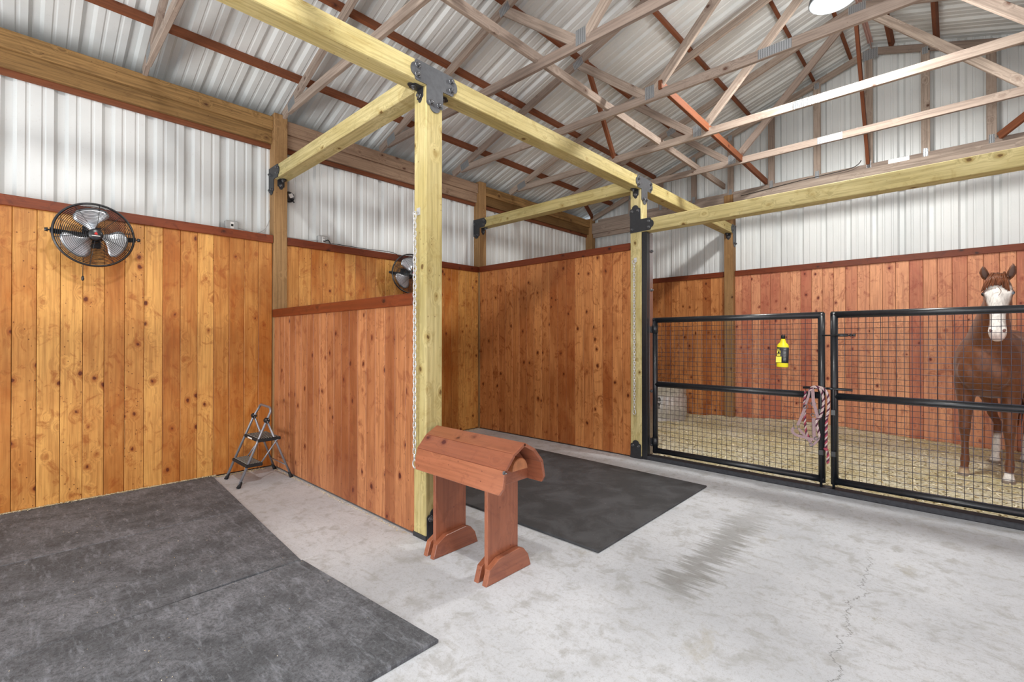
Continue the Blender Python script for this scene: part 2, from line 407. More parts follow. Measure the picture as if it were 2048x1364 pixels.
def bedding():
    m = MB(); nx, ny = 150, 60; x0, x1, y0, y1 = .02, 9.1, Y2 + .145, YG - .01; V = []
    for j in range(ny + 1):
        row = []
        for i in range(nx + 1):
            x = x0 + (x1 - x0) * i / nx; y = y0 + (y1 - y0) * j / ny
            b = max(0, (y - 7.6) / .9); e = min(1, (y - y0) / .5)
            hump = .07 * math.exp(-((x - 3.6) / .9) ** 2) - .03 * math.exp(-((x - 5.6) / .5) ** 2)
            z = .02 + .045 * e + b * (.02 + hump) + (.022 * noise.noise(Vector((x * 2.2, y * 2.2, 0))) + .012 * noise.noise(Vector((x * 9, y * 9, 1)))) * (.3 + .7 * e)
            row.append(m.bm.verts.new((x, y, max(.012, z))))
        V.append(row)
    for j in range(ny):
        for i in range(nx):
            fc = m.bm.faces.new((V[j][i], V[j][i + 1], V[j + 1][i + 1], V[j + 1][i])); fc.smooth = True
    # skirt down to the slab
    edge = [V[0][i] for i in range(nx + 1)] + [V[j][nx] for j in range(1, ny + 1)] + [V[ny][i] for i in range(nx - 1, -1, -1)] + [V[j][0] for j in range(ny - 1, 0, -1)]
    low = [m.bm.verts.new((v.co.x, v.co.y, .001)) for v in edge]; n = len(edge)
    for i in range(n): m.bm.faces.new((edge[i], edge[(i + 1) % n], low[(i + 1) % n], low[i]))
    o = m.build('bedding', M['bedding']); tag(o, 'pale wood shavings bedding covering the floor behind the gates', 'bedding', kind='stuff')
    from mathutils.bvhtree import BVHTree
    return o
bed = bedding()
random.seed(4)
def chips(name, spots, label, z=None):
    m = MB()
    for x, y, z, s in spots:
        a = random.random() * 6.28; tl = random.uniform(-.5, .5); l = s * random.uniform(.6, 1.3); wd = s * random.uniform(.25, .6)
        u = Vector((math.cos(a), math.sin(a), tl)); v = Vector((-math.sin(a), math.cos(a), random.uniform(-.3, .3)))
        p = Vector((x, y, z + l * .3)); h = Vector((0, 0, .0012))
        q = [p - u * l / 2 - v * wd / 2, p + u * l / 2 - v * wd / 2, p + u * l / 2 + v * wd / 2, p - u * l / 2 + v * wd / 2]
        a_ = [m.bm.verts.new(k) for k in q]; b_ = [m.bm.verts.new(k + h) for k in q]
        m.bm.faces.new(a_[::-1]); m.bm.faces.new(b_)
        for i in range(4): m.bm.faces.new((a_[i], a_[(i + 1) % 4], b_[(i + 1) % 4], b_[i]))
    o = m.build(name, M['chip']); tag(o, label, 'wood shavings', kind='stuff'); return o
def bedz(x, y):
    e = min(1, (y - (Y2 + .145)) / .5); b = max(0, (y - 7.6) / .9)
    hump = .07 * math.exp(-((x - 3.6) / .9) ** 2) - .03 * math.exp(-((x - 5.6) / .5) ** 2)
    return .02 + .045 * e + b * (.02 + hump) + (.022 * noise.noise(Vector((x * 2.2, y * 2.2, 0))) + .012 * noise.noise(Vector((x * 9, y * 9, 1)))) * (.3 + .7 * e)
sp = []
for i in range(15000):
    x = random.uniform(1.2, 6.6); y = Y2 + .16 + (YG - Y2 - .2) * random.random() ** 1.1; sp.append((x, y, bedz(x, y) - .002, random.uniform(.012, .03)))
chips('loose_shavings', sp, 'loose curled shavings lying on top of the stall bedding')
sp = []
for i in range(2200):
    y = random.uniform(-.1, 2.2); x = .008 + abs(random.gauss(0, .028 if y > 1.7 else .012)); sp.append((x, y, .0 if y > 1.75 else .018, random.uniform(.005, .014)))
for i in range(500):
    x = random.uniform(.05, 2.6); sp.append((x, Y1 - .008 - abs(random.gauss(0, .014)), 0, random.uniform(.004, .010)))
for i in range(160):
    x = random.uniform(.3, 3.6); y = random.uniform(0, 1.6); sp.append((x, y, .019, random.uniform(.002, .005)))
chips('spilled_shavings', sp, 'pale shavings spilled along the foot of the amber plank wall')
sp = []
for i in range(900):
    y = random.uniform(3.6, 5.3); sp.append((.008 + abs(random.gauss(0, .03 + .05 * max(0, y - 4.9))), y, .0, random.uniform(.006, .015)))
chips('spilled_shavings', sp, 'little heap of shavings in the far corner by the tall partition')

# ------------------------------------------------------------ walls
def planks(mb, along, fixed0, fixed1, a0, a1, z0, z1, wd=.1385, ax=1, start=None):
    """vertical boards; ax=1: they march along y at x in fixed0..fixed1, ax=0: along x at y in fixed0..fixed1"""
    a = a0 if start is None else start
    while a < a1 - .004:
        lo = max(a, a0); b = min(a + wd, a1)
        j = random.uniform(0, .0015)
        if b - lo > .012:
            if ax == 1: mb.box((fixed0, lo + .0013, z0), (fixed1 - j, b - .0013, z1), .003)
            else: mb.box((lo + .0013, fixed0 + j, z0), (b - .0013, fixed1, z1), .003)
        a += wd
ZT = 2.51; TH = .085
random.seed(11)
def wall_left():
    m = MB()
    planks(m, 'y', -.022, 0, YN, Y1 - .006, .012, ZT - .02, ax=1, start=Y1 - .006 - 41 * .1385)
    planks(m, 'y', -.022, 0, Y1 + PW + .002, Y2 - .002, .012, ZT - .02, ax=1)
    w = m.build('wall_left', M['amber']); tag(w, kind='structure')
wall_left()
m = MB(); planks(m, 'y', -.022, 0, Y2 + PW + .002, Y3 - .01, .012, ZT - .02, ax=1)
tag(m.build('wall_left', M['russet']), kind='structure')
m = MB()
planks(m, 'x', YG, YG + .022, .03, X1 - PW - .002, .01, ZT - .02, ax=0)
tag(m.build('wall_back', M['honey']), kind='structure')
m = MB()
planks(m, 'x', YG, YG + .022, X1 + .002, XR - .02, .01, ZT - .02, ax=0, wd=.139, start=X1 - .032)
tag(m.build('wall_back', M['rose']), kind='structure')
m = MB()
for a_, b_ in ((YN, Y1 - .002), (Y1 + PW + .002, Y2 - .002), (Y2 + PW + .002, Y3 - .002)): m.box((-.03, a_, 0), (-.0225, b_, ZT))
for a_, b_ in ((.04, X1 - PW - .002), (X1 + .002, XR)): m.box((a_, YG + .0225, 0), (b_, YG + .03, ZT))
m.box((XR + .0225, YN, 0), (XR + .03, YG, ZT))
tag(m.build('wall_backing', plain('dark_backing_board', srgb(48, 26, 12), .9)), kind='structure')
m = MB(); planks(m, 'y', XR, XR + .022, YN, YG, .01, ZT - .02, ax=1)
tag(m.build('wall_right', M['rose']), kind='structure')
def rib_profile(a0, a1, pitch=.305, off=0):
    """(t, d) with d = depth away from the room; broad ribs with two small ones between"""
    pts = []; k = math.floor((a0 - off) / pitch)
    while True:
        c = off + k * pitch
        if c - .05 > a1: break
        for dt, d in ((-.046, 0), (-.022, .030), (.022, .030), (.046, 0), (.090, 0), (.099, .006), (.112, .006), (.121, 0), (.184, 0), (.193, .006), (.206, .006), (.215, 0)):
            if a0 <= c + dt <= a1: pts.append((c + dt, d))
        k += 1
    pts = [(a0, 0)] + pts + [(a1, 0)]
    return pts
def sheet(name, prof, P0, P1, mat, kind_name):
    m = MB(); va = [m.bm.verts.new(P0(t, d)) for t, d in prof]; vb = [m.bm.verts.new(P1(t, d)) for t, d in prof]
    for i in range(len(prof) - 1): m.bm.faces.new((va[i], va[i + 1], vb[i + 1], vb[i]))
    o = m.build(kind_name, mat); s = o.modifiers.new('thick', 'SOLIDIFY'); s.thickness = .0012; s.offset = 0; return o
o = sheet('l', rib_profile(YN, YG + .1, off=.02), lambda t, d: (-.105 - d, t, 2.2), lambda t, d: (-.105 - d, t, 3.79), M['sheet'], 'wall_left_metal'); tag(o, kind='structure')
o = sheet('r', rib_profile(YN, YG + .1, off=.02), lambda t, d: (XR + .105 + d, t, 2.2), lambda t, d: (XR + .105 + d, t, 3.79), M['sheet'], 'wall_right_metal'); tag(o, kind='structure')
o = sheet('b', rib_profile(-.12, XR + .12, pitch=.2985, off=3.995 - 2 * .2985), lambda t, d: (t, YG + .1 + d, 2.2), lambda t, d: (t, YG + .1 + d, roof(max(0, min(XR, t))) + .02), M['sheet'], 'wall_back_metal'); tag(o, kind='structure')
# roof: two slopes, ribs running from eave to ridge
def roof_obj():
    m = MB(); pr = rib_profile(YN - .1, YG + .2, off=.17)
    for side in (0, 1):
        f_ = (lambda x: x) if side == 0 else (lambda x: XR - x)
        va = [m.bm.verts.new((f_(-.35), t, 3.988 - .35 / 3 + d)) for t, d in pr]
        vb = [m.bm.verts.new((f_(XR / 2), t, 3.988 + XR / 6 + d)) for t, d in pr]
        for i in range(len(pr) - 1): m.bm.faces.new((va[i], va[i + 1], vb[i + 1], vb[i]))
    o = m.build('ceiling', M['sheet']); s = o.modifiers.new('thick', 'SOLIDIFY'); s.thickness = .0012; s.offset = 0
    tag(o, kind='structure')
    m = MB(); m.box((XR / 2 - .004, YN, 3.988 + XR / 6 - .05), (XR / 2 + .004, YG + .1, 3.988 + XR / 6 + .03))
    for s_ in (-1, 1):
        m.prism([(0, 0), (s_ * .03, -.01), (s_ * .03, -.014), (0, -.004)], YG - YN, M=MX((XR / 2, YN, 3.988 + XR / 6 - .002), (1, 0, 0), (0, 0, 1)) @ Matrix.Scale(-1, 4, (0, 0, 1)))
    tag(m.build('trim_5', plain('pale_ridge_foam', srgb(214, 178, 170), .7)), kind='structure')
roof_obj()
# eave returns so no sky shows over the plate
m = MB()
for e_ in (-1, 1):
    f2_ = (lambda x: x) if e_ < 0 else (lambda x: XR - x)
    a_, b_ = sorted((f2_(-.36), f2_(-.34))); m.box((a_, YN, 3.74), (b_, YG + .1, 3.95))
    a_, b_ = sorted((f2_(-.35), f2_(-.10))); m.box((a_, YN, 3.74), (b_, YG + .1, 3.75))
tag(m.build('trim_6', M['sheet']), kind='structure')
# cap boards along the tops of the plank walls (grain along their own length)
def trimboard(name, a, b, th, ht, up=(0, 0, 1)):
    o = lumber(name, a, b, th, ht, M['trim'], up=up); tag(o, kind='structure'); return o
zc = ZT - TH / 2
trimboard('trim_1', (-.035, YN, zc), (-.035, Y1 - .004, zc), .115, TH)
trimboard('trim_1', (-.035, Y1 + PW + .004, zc), (-.035, Y2 - .004, zc), .115, TH)
trimboard('trim_1', (-.035, Y2 + PW + .004, zc), (-.035, Y3 - .004, zc), .115, TH)
trimboard('trim_2', (.04, YG + .035, zc), (X1 - PW - .004, YG + .035, zc), .115, TH)
trimboard('trim_2', (X1 + .004, YG + .035, zc), (XR - .03, YG + .035, zc), .115, TH)
trimboard('trim_3', (XR + .035, YN, zc), (XR + .035, YG - .1, zc), .115, TH)

# ------------------------------------------------------------ posts
def post(x0, y0, z0, z1, mat, label, group=None, name='timber_post'):
    cx, cy = x0 + PW / 2, y0 + PW / 2
    o = lumber(name, (cx, cy, z0), (cx, cy, z1), PW, PW, mat, up=(0, 1, 0), bev=.005); tag(o, label, 'post', group); return o
XW = .033 - PW
post(X1 - PW, Y1, 0, ZB, M['treated'], 'pale yellow square timber post in the centre foreground, a chain hanging on it', 'free-standing treated posts')
post(X1 - PW, Y2, 0, ZB, M['treated'], 'pale yellow square timber post beside the left stall gate', 'free-standing treated posts')
post(X1 - PW, Y3, 0, 3.76, M['old_post'], 'square timber post standing in the back plank wall behind the gate', 'posts built into the walls')
post(XW, Y1, 0, 3.85, M['old_post'], 'brown square post in the left wall behind the step ladder', 'posts built into the walls')
post(XW, Y2, 0, 3.85, M['old_post'], 'brown square post in the left wall at the tall partition', 'posts built into the walls')
post(XW, Y3, 0, 3.85, M['old_post'], 'brown square post in the far left corner above the tall partition', 'posts built into the walls')

# ------------------------------------------------------------ partitions
def partition(y0, h, mat, label, x0, x1, capw=.13):
    t = empty('stall_partition', ((x0 + x1) / 2, y0 + .06, 0)); tag(t, label, 'partition')
    m = MB(); planks(m, 'x', y0, y0 + .022, x0, x1, .015, h - .01, ax=0); planks(m, 'x', y0 + .1, y0 + .122, x0, x1, .015, h - .01, ax=0)
    m.box((x0 + .001, y0 + .0225, .015), (x1 - .001, y0 + .0995, h - .02))
    o = m.build('boards', mat, t, loc=-t.location)
    o = lumber('cap_rail', (x0, y0 + .055, h - TH / 2 + .002), (x1, y0 + .055, h - TH / 2 + .002), .15, TH, M['trim'], t)
    o.matrix_basis = Matrix.Translation(-t.location) @ o.matrix_basis
    return t
random.seed(5)
partition(Y1 + .004, 1.70, M['russet'], 'low russet plank partition between the step ladder and the foreground post', .034, X1 - PW - .001)
partition(Y2 + .004, ZT, M['honey'], 'tall honey brown plank partition between the wall and the gate post', .034, X1 - PW - .001)

# ------------------------------------------------------------ beams
def beam(name, a, b, label, wd=PW, ht=PW, mat='treated', cat='beam', group=None):
    o = lumber(name, a, b, wd, ht, M[mat], bev=.005); tag(o, label, cat, group); return o
zc = ZB + PW / 2 + .001
beam('timber_beam', (X1 - PW / 2, YN, zc), (X1 - PW / 2, Y1 + PW / 2, zc), 'pale yellow timber beam overhead running in from the top edge of the picture', group='long overhead beams')
beam('timber_beam', (X1 - PW / 2, Y1 + PW / 2 + .001, zc), (X1 - PW / 2, Y2 + PW / 2, zc), 'pale yellow overhead timber beam joining the foreground post to the gate post', group='long overhead beams')
beam('timber_beam', (X1 - PW / 2, Y2 + PW / 2 + .001, zc), (X1 - PW / 2, Y3, zc), 'pale yellow overhead beam from the gate post to the back wall', group='long overhead beams')
beam('cross_beam', (.034, Y1 + PW / 2, zc), (X1 - PW - .001, Y1 + PW / 2, zc), 'knotty cross beam above the low partition from wall post to foreground post', group='cross beams over the bays')
beam('cross_beam', (.034, Y2 + PW / 2, zc), (X1 - PW - .001, Y2 + PW / 2, zc), 'cross beam above the tall partition', group='cross beams over the bays')
beam('gate_header_beam', (X1 + .001, Y2 - .01 + PW / 2, 2.69), (XR - .1, Y2 - .01 + PW / 2, 2.69), 'greenish timber beam above the stall gates')
# stepped wall plates
def wallplate(y0, y1, label, mts=('plate', 'plate', 'purlin')):
    t = empty('wall_plate', (0, (y0 + y1) / 2, 3.6)); tag(t, label, 'beam', 'stepped plates on top of the left wall')
    for (xa, xb, za, zb, mt) in ((-.030, 0, 3.665, 3.812, mts[0]), (-.068, -.0305, 3.525, 3.80, mts[1]), (-.104, -.0685, 3.478, 3.79, mts[2])):
        o = lumber('board', ((xa + xb) / 2, y0, (za + zb) / 2), ((xa + xb) / 2, y1, (za + zb) / 2), xb - xa, zb - za, M[mt], t)
        o.matrix_basis = Matrix.Translation(-t.location) @ o.matrix_basis
wallplate(YN, Y1 - .001, 'stepped amber wall plate above the left wall, running in from the left edge')
wallplate(Y1 + PW + .001, Y2 - .001, 'stepped greyish wall plate behind the foreground post', ('plate2', 'plate2', 'purlin'))
wallplate(Y2 + PW + .001, Y3 - .001, 'stepped orange wall plate in the far left corner bay')
t = empty('back_header', (4.5, YG - .06, 3.6)); tag(t, 'grey brown double header under the gable, its face stained', 'beam')
for (ya, yb, za, zb) in ((YG - .075, YG - .04, 3.535, 3.745), (YG - .0395, YG - .002, 3.455, 3.70)):
    for xa, xb in ((.04, X1 - PW - .001), (X1 + .001, XR - .04)):
        o = lumber('board', (xa, (ya + yb) / 2, (za + zb) / 2), (xb, (ya + yb) / 2, (za + zb) / 2), yb - ya, zb - za, M['truss'], t)
        o.matrix_basis = Matrix.Translation(-t.location) @ o.matrix_basis

# ------------------------------------------------------------ trusses
TY = [1.16 + 1.22 * k for k in range(-3, 7)]
TW = .038; TD = .089
def web(t, a, b, mt='truss', name='web'):
    return lumber(name, a, b, TW, TD, M[mt], t, up=(0, 0, 1))
def stick(t, name, a, b, mt='truss'):
    """truss member lying in the truss plane (local y = 0): wide face toward the room"""
    a = Vector(a); b = Vector(b); x = (b - a).normalized(); y = Vector((0, 1, 0)); z = x.cross(y)
    Mx = Matrix((x, y, z)).transposed().to_4x4(); Mx.translation = a
    return MB().box((0, -TW / 2, -TD / 2), ((b - a).length, TW / 2, TD / 2), .003).build(name, M[mt], t, M=Mx)
def nail_plate(t, x, z, w_, h_, ang=0):
    for s in (-1,):
        Mx = Matrix.Translation((x, s * (TW / 2 + .001), z)) @ Matrix.Rotation(-ang, 4, 'Y')
        MB().box((-w_ / 2, -.001, -h_ / 2), (w_ / 2, .001, h_ / 2)).build('nail_plate', M['nailplate'], t, M=Mx)
SL = math.atan(1 / 3); H = XR / 2
def tz(x): return 3.80 + (x if x < H else XR - x) / 3 + .047     # top chord centre line
def make_truss(gable=False):
    t = empty('roof_truss', (0, 0, 0))
    zb = 3.82 + TD / 2 if not gable else 3.765
    stick(t, 'bottom_chord', (.16, 0, zb), (XR - .16, 0, zb))
    stick(t, 'top_chord', (-.02, 0, tz(-.02)), (H, 0, tz(H) - .002)); stick(t, 'top_chord', (H, 0, tz(H) - .002), (XR + .02, 0, tz(-.02)))
    if not gable:
        n1, n2 = 3.14, XR - 3.14; zt = zb + TD / 2 - .01
        for nn, q in ((n1, 2.25), (n2, XR - 2.25)):
            stick(t, 'web', (nn - (.06 if nn == n1 else -.06), 0, zt), (q, 0, tz(q) - .04))
            stick(t, 'web', (nn + (.04 if nn == n1 else -.04), 0, zt), (H + (-.05 if nn == n1 else .05), 0, tz(H) - .06))
            nail_plate(t, nn, zb + .045, .10, .13)
            nail_plate(t, q, tz(q) - .03, .13, .09, SL if q < H else -SL)
        nail_plate(t, 4.29, zb, .26, .082); nail_plate(t, 6.3, zb, .26, .082)
        for s, x in ((1, .26), (-1, XR - .26)): nail_plate(t, x, zb + .035, .17, .10, .25 * s)
    else:
        xs = [.89, 1.50, 2.11, 2.72, 3.33, 3.94, 4.55, 5.14, 5.74, 6.35, 6.96, 7.57]
        for x in xs:
            stick(t, 'stud', (x, 0, 3.80), (x, 0, tz(x) - .03))
            nail_plate(t, x, 3.80, .05, .12)
            if abs(x - 4.55) > .1: nail_plate(t, x, tz(x) - .045, .06, .09)
        nail_plate(t, 4.87, 3.77, .22, .07)
    nail_plate(t, H, tz(H) - .05, .17, .14)
    return t
tr = make_truss(); names = {
 -3: 'second roof truss behind the photographer', -2: 'roof truss just behind the photographer', -1: 'roof truss directly over the photographer',
 0: 'roof truss landing on the left wall plate nearest the left edge', 1: 'roof truss landing just above the post behind the step ladder',
 2: 'grey roof truss crossing behind the foreground post, nail plate at the top edge', 3: 'roof truss with a nail plate directly below the bright lamp',
 4: 'roof truss crossing just beyond the bright lamp, second in front of the gable truss', 5: 'lowest pale roof truss just in front of the gable wall'}
for i, k in enumerate(range(-3, 6)):
    o = tr if i == 0 else copy_tree(tr)
    o.location = (0, 1.16 + 1.22 * k + TW / 2, 0); tag(o, names[k], 'roof truss', 'roof trusses')
g = make_truss(True); g.location = (0, YG - .02, 0); tag(g, 'gable truss with upright studs against the white gable metal', 'roof truss')
# purlins on top of the trusses
PX = [.44, 1.36, 2.21, 3.04, 3.89, 4.34]
pl = ['lowest', 'second lowest', 'third', 'fourth', 'fifth', 'highest']
for side in (0, 1):
    for i, x in enumerate(PX):
        xx = x if side == 0 else XR - x
        z = 3.894 + x / 3 + .047; n_ = Vector((-1 / 3 if side == 0 else 1 / 3, 0, 1)).normalized()
        o = lumber('roof_purlin', (xx, YN, z), (xx, YG + .05, z), TW, TD, M['purlin'], up=n_)
        tag(o, '%s reddish roof purlin on the %s roof slope, counted up from the eave' % (pl[i], 'left' if side == 0 else 'right'), 'purlin', 'roof purlins')
# lateral and diagonal braces
def brace(a, b, mt, label, up=(0, 0, 1), wd=TD, ht=TW):
    o = lumber('roof_brace', a, b, wd, ht, M[mt], up=up); tag(o, label, 'brace', 'roof braces'); return o
brace((2.70, YN, 3.93), (2.62, YG - .03, 3.93), 'truss', 'long pale brace lying across the truss bottoms, left of centre', wd=TW, ht=TD)
brace((3.26, 4.80, 3.94), (3.26, YG - .03, 3.86), 'purlin', 'orange brace from the second nail plate to the gable wall', wd=TW, ht=TD)
brace((4.55, 7.31, 5.28), (4.55, 8.40, 3.80), 'purlin', 'steep brown brace hanging from the ridge to the gable truss foot', wd=TW, ht=TD)
brace((7.0, 7.31, 4.50), (5.80, 8.40, 3.80), 'purlin', 'dark brown diagonal brace at the right edge above the beam', wd=TW, ht=TD)
brace((2.32, 4.86, 4.62), (1.96, 6.10, 3.90), 'purlin', 'slanting reddish brace left of the second nail plate', wd=TW, ht=TD)
brace((.50, 7.31, 4.02), (.06, 8.40, 3.88), 'purlin', 'short reddish corner brace above the far left corner post', wd=TW, ht=TD)

# ------------------------------------------------------------ steel brackets
def scallop(w_, h_, n=7):
    """ornamental end: a step, then a round nose, across width w_ (x) reaching h_ (y)"""
    r = w_ * .27; pts = [(-w_ / 2, 0), (-w_ / 2, h_ * .25), (-w_ / 2 * .86, h_ * .42), (-w_ / 2 * .7, h_ * .45)]
    for i in range(n + 1):
        a = math.pi - math.pi * i / n; pts.append((r * math.cos(a) * 1.15, h_ * .45 + math.sin(a) * h_ * .55))
    pts += [(w_ / 2 * .7, h_ * .45), (w_ / 2 * .86, h_ * .42), (w_ / 2, h_ * .25), (w_ / 2, 0)]
    return pts
def bolt_at(t, p, nrm, s=1.0):
    s = s * 1.3
    n_ = Vector(nrm); a = Vector((0, 0, 1)) if abs(n_.z) < .9 else Vector((1, 0, 0)); x = a.cross(n_).normalized(); y = n_.cross(x)
    Mx = Matrix((x, y, n_)).transposed().to_4x4(); Mx.translation = Vector(p)
    m = MB(); m.lathe([(0, 0), (.016 * s, 0), (.016 * s, .003), (.012 * s, .004)], 14)
    m.prism([(.0115 * s * math.cos(k * math.pi / 3), .0115 * s * math.sin(k * math.pi / 3)) for k in range(6)], .013 * s, M=Matrix.Translation((0, 0, .003)))
    m.lathe([(.006 * s, .015), (.006 * s, .022), (0, .023)], 10)
    return m.build('bolt', M['bolt'], t, M=Mx)
def tplate(loc, xd, label, mat, zb, h=.14, arm=.20, foot=.17, name='t_bracket'):
    """flat T bracket in the plane spanned by xd and z at loc (post centre line, underside of the beam)"""
    xd = Vector(xd); t = empty(name, loc); tag(t, label, 'bracket')
    n_ = Vector((0, 0, 1)).cross(xd) * -1
    P = []
    w2 = PW / 2
    def rot(pts, ang, ox, oy): return [(ox + x * math.cos(ang) - y * math.sin(ang), oy + x * math.sin(ang) + y * math.cos(ang)) for x, y in pts]
    right = rot(scallop(h, .075), -math.pi / 2, arm - .075, h / 2)      # nose to +x, from top to bottom
    left = rot(scallop(h, .075), math.pi / 2, -arm + .075, h / 2)       # nose to -x
    down = rot(scallop(PW * .96, .08), math.pi, 0, -foot + .08)
    P = right + down[:] + left
    return t, P, n_, xd
def plate_from(t, P, n_, xd, mat, th=.006):
    Mx = Matrix((xd, Vector((0, 0, 1)), xd.cross(Vector((0, 0, 1))))).transposed().to_4x4()
    d = 1 if xd.cross(Vector((0, 0, 1))).dot(n_) > 0 else -1
    MB().prism(P, th * d, M=Mx, bev=0).build('plate', mat, t)
def T_on_x(y0, zb, label, mat, arms=(.20, .20), foot=.17):
    """T bracket on the +x face of the long beam (x = X1)"""
    t = empty('t_bracket', (X1 + .001, y0 + PW / 2, zb)); tag(t, label, 'bracket', 't brackets on the long beam')
    h = PW
    def rot(pts, ang, ox, oy): return [(ox + x * math.cos(ang) - y * math.sin(ang), oy + x * math.sin(ang) + y * math.cos(ang)) for x, y in pts]
    P = []
    if arms[1]: P += rot(scallop(h, .06), -math.pi / 2, arms[1] - .06, h / 2)
    else: P += [(PW / 2, h), (PW / 2, 0)]
    P += [(PW / 2, 0)] if arms[1] else []
    P += rot(scallop(PW, .07), math.pi, 0, -foot + .07)
    P += [(-PW / 2, 0)] if arms[0] else []
    if arms[0]: P += rot(scallop(h, .06), math.pi / 2, -arms[0] + .06, h / 2)
    else: P += [(-PW / 2, 0), (-PW / 2, h)]
    Q = [P[0]]
    for p in P[1:]:
        if (Vector(p) - Vector(Q[-1])).length > 1e-4: Q.append(p)
    if (Vector(Q[0]) - Vector(Q[-1])).length < 1e-4: Q.pop()
    Mx = MX((0, 0, 0), (0, 1, 0), (0, 0, 1))
    MB().prism(Q, .006, M=Mx).build('plate', mat, t)
    for s, a in ((1, arms[1]), (-1, arms[0])):
        if a:
            for z in (.038, .102): bolt_at(t, (.006, s * (a - .055), z), (1, 0, 0))
    for s in (-1, 1): bolt_at(t, (.006, s * .035, -foot + .06 ), (1, 0, 0))
    return t
T_on_x(Y1, ZB, 'large grey T shaped bracket on top of the foreground post', M['bracket'])
T_on_x(Y2, ZB, 'grey T shaped bracket on top of the gate post', M['bracket'])
T_on_x(Y3, ZB, 'small grey T shaped bracket where the beam meets the back wall post', M['bracket'], arms=(.16, 0), foot=.22)
def L_on_y(x, y, z, label, mat, sx=1, up=.15, down=.16, arm=.15):
    """L bracket on a -y face: foot down the post, arm along the beam toward +x, at post corner x"""
    t = empty('l_bracket', (x, y - .001, z)); tag(t, label, 'bracket')
    def rot(pts, ang, ox, oy): return [(ox + a * math.cos(ang) - b * math.sin(ang), oy + a * math.sin(ang) + b * math.cos(ang)) for a, b in pts]
    P = rot(scallop(PW, .06), -math.pi / 2, arm - .06, PW / 2) + [(0, 0)] + rot(scallop(PW, .06), math.pi, -PW / 2, -down + .06) + [(-PW, PW)]
    Q = [P[0]]
    for p in P[1:]:
        if (Vector(p) - Vector(Q[-1])).length > 1e-4: Q.append(p)
    MB().prism(Q, .006, M=MX((0, 0, 0), (1, 0, 0), (0, 0, 1))).build('plate', mat, t)
    for z_ in (.04, .10): bolt_at(t, (arm - .05, -.006, z_), (0, -1, 0), .8)
    for s in (-.105, -.04): bolt_at(t, (s, -.006, -down + .055), (0, -1, 0), .8)
    bolt_at(t, (-.11, -.006, .07), (0, -1, 0), .8)
    return t
L_on_y(.033, Y1, ZB, 'dark bracket joining the ladder-side wall post to its cross beam', M['bracket_dark'])
L_on_y(.033, Y2, ZB, 'dark bracket joining the tall partition wall post to its cross beam', M['bracket_dark'])
# upturned L on the gate post: stem up, arm to the header beam
t = empty('l_bracket', (X1, Y2 - .012, 2.62)); tag(t, 'black upturned L bracket tying the gate header beam to its post', 'bracket')
def rotp(pts, ang, ox, oy): return [(ox + a * math.cos(ang) - b * math.sin(ang), oy + a * math.sin(ang) + b * math.cos(ang)) for a, b in pts]
P = [(-.135, .0)] + [(-.135, .24)] + [p for p in rotp(scallop(.13, .07), 0, -.07, .25)] + [(-.005, .145)] + rotp(scallop(.14, .06), -math.pi / 2, .10, .075)
MB().prism(P, .006, M=MX((0, .0, 0), (1, 0, 0), (0, 0, 1))).build('plate', M['bracket_dark'], t)
for p in ((-.11, .25), (-.035, .25), (-.11, .04), (.10, .105), (.10, .04)): bolt_at(t, (p[0], -.006, p[1]), (0, -1, 0), .8)
# angle brackets under the beams
def angle_br(x, y, z, d, label):
    """small black angle: one leg on the post face, one under the beam; d = direction it faces"""
    t = empty('angle_bracket', (x, y, z)); tag(t, label, 'bracket', 'small black angle brackets'); d = Vector(d); s = d.cross(Vector((0, 0, 1)))
    sc = scallop(.075, .05)
    P = [(-.0375, 0)] + [(a, -.05 - b) for a, b in sc] + [(.0375, 0)]
    MB().prism(P, .006, M=MX((0, 0, 0), s, (0, 0, 1))).build('post_leg', M['bracket_dark'], t)
    P = [(-.0375, 0)] + [(a, .05 + b) for a, b in sc] + [(.0375, 0)]
    MB().prism(P, .006, M=MX((0, 0, -.007), s, d)).build('beam_leg', M['bracket_dark'], t)
    bolt_at(t, d * .008 + Vector((0, 0, -.055)), d, .9); bolt_at(t, d * .055 + Vector((0, 0, -.008)), (0, 0, -1), .9)
    return t
angle_br(X1 - PW / 2, Y1 - .001, ZB, (0, -1, 0), 'small black angle bracket on the near face of the foreground post')
angle_br(X1 - PW / 2, Y1 + PW + .001, ZB, (0, 1, 0), 'small black angle bracket on the far face of the foreground post')
angle_br(X1 - PW / 2, Y2 - .001, ZB, (0, -1, 0), 'small black angle bracket at the top of the gate post')
angle_br(X1 - PW / 2, Y3 - .001, ZB, (0, -1, 0), 'small black angle bracket on the back wall post')
angle_br(.034, Y1 + PW / 2, ZB, (1, 0, 0), 'small black angle bracket under the cross beam above the ladder corner')
angle_br(.034, Y2 + PW / 2, ZB, (1, 0, 0), 'small black angle bracket under the far cross beam at the wall post')
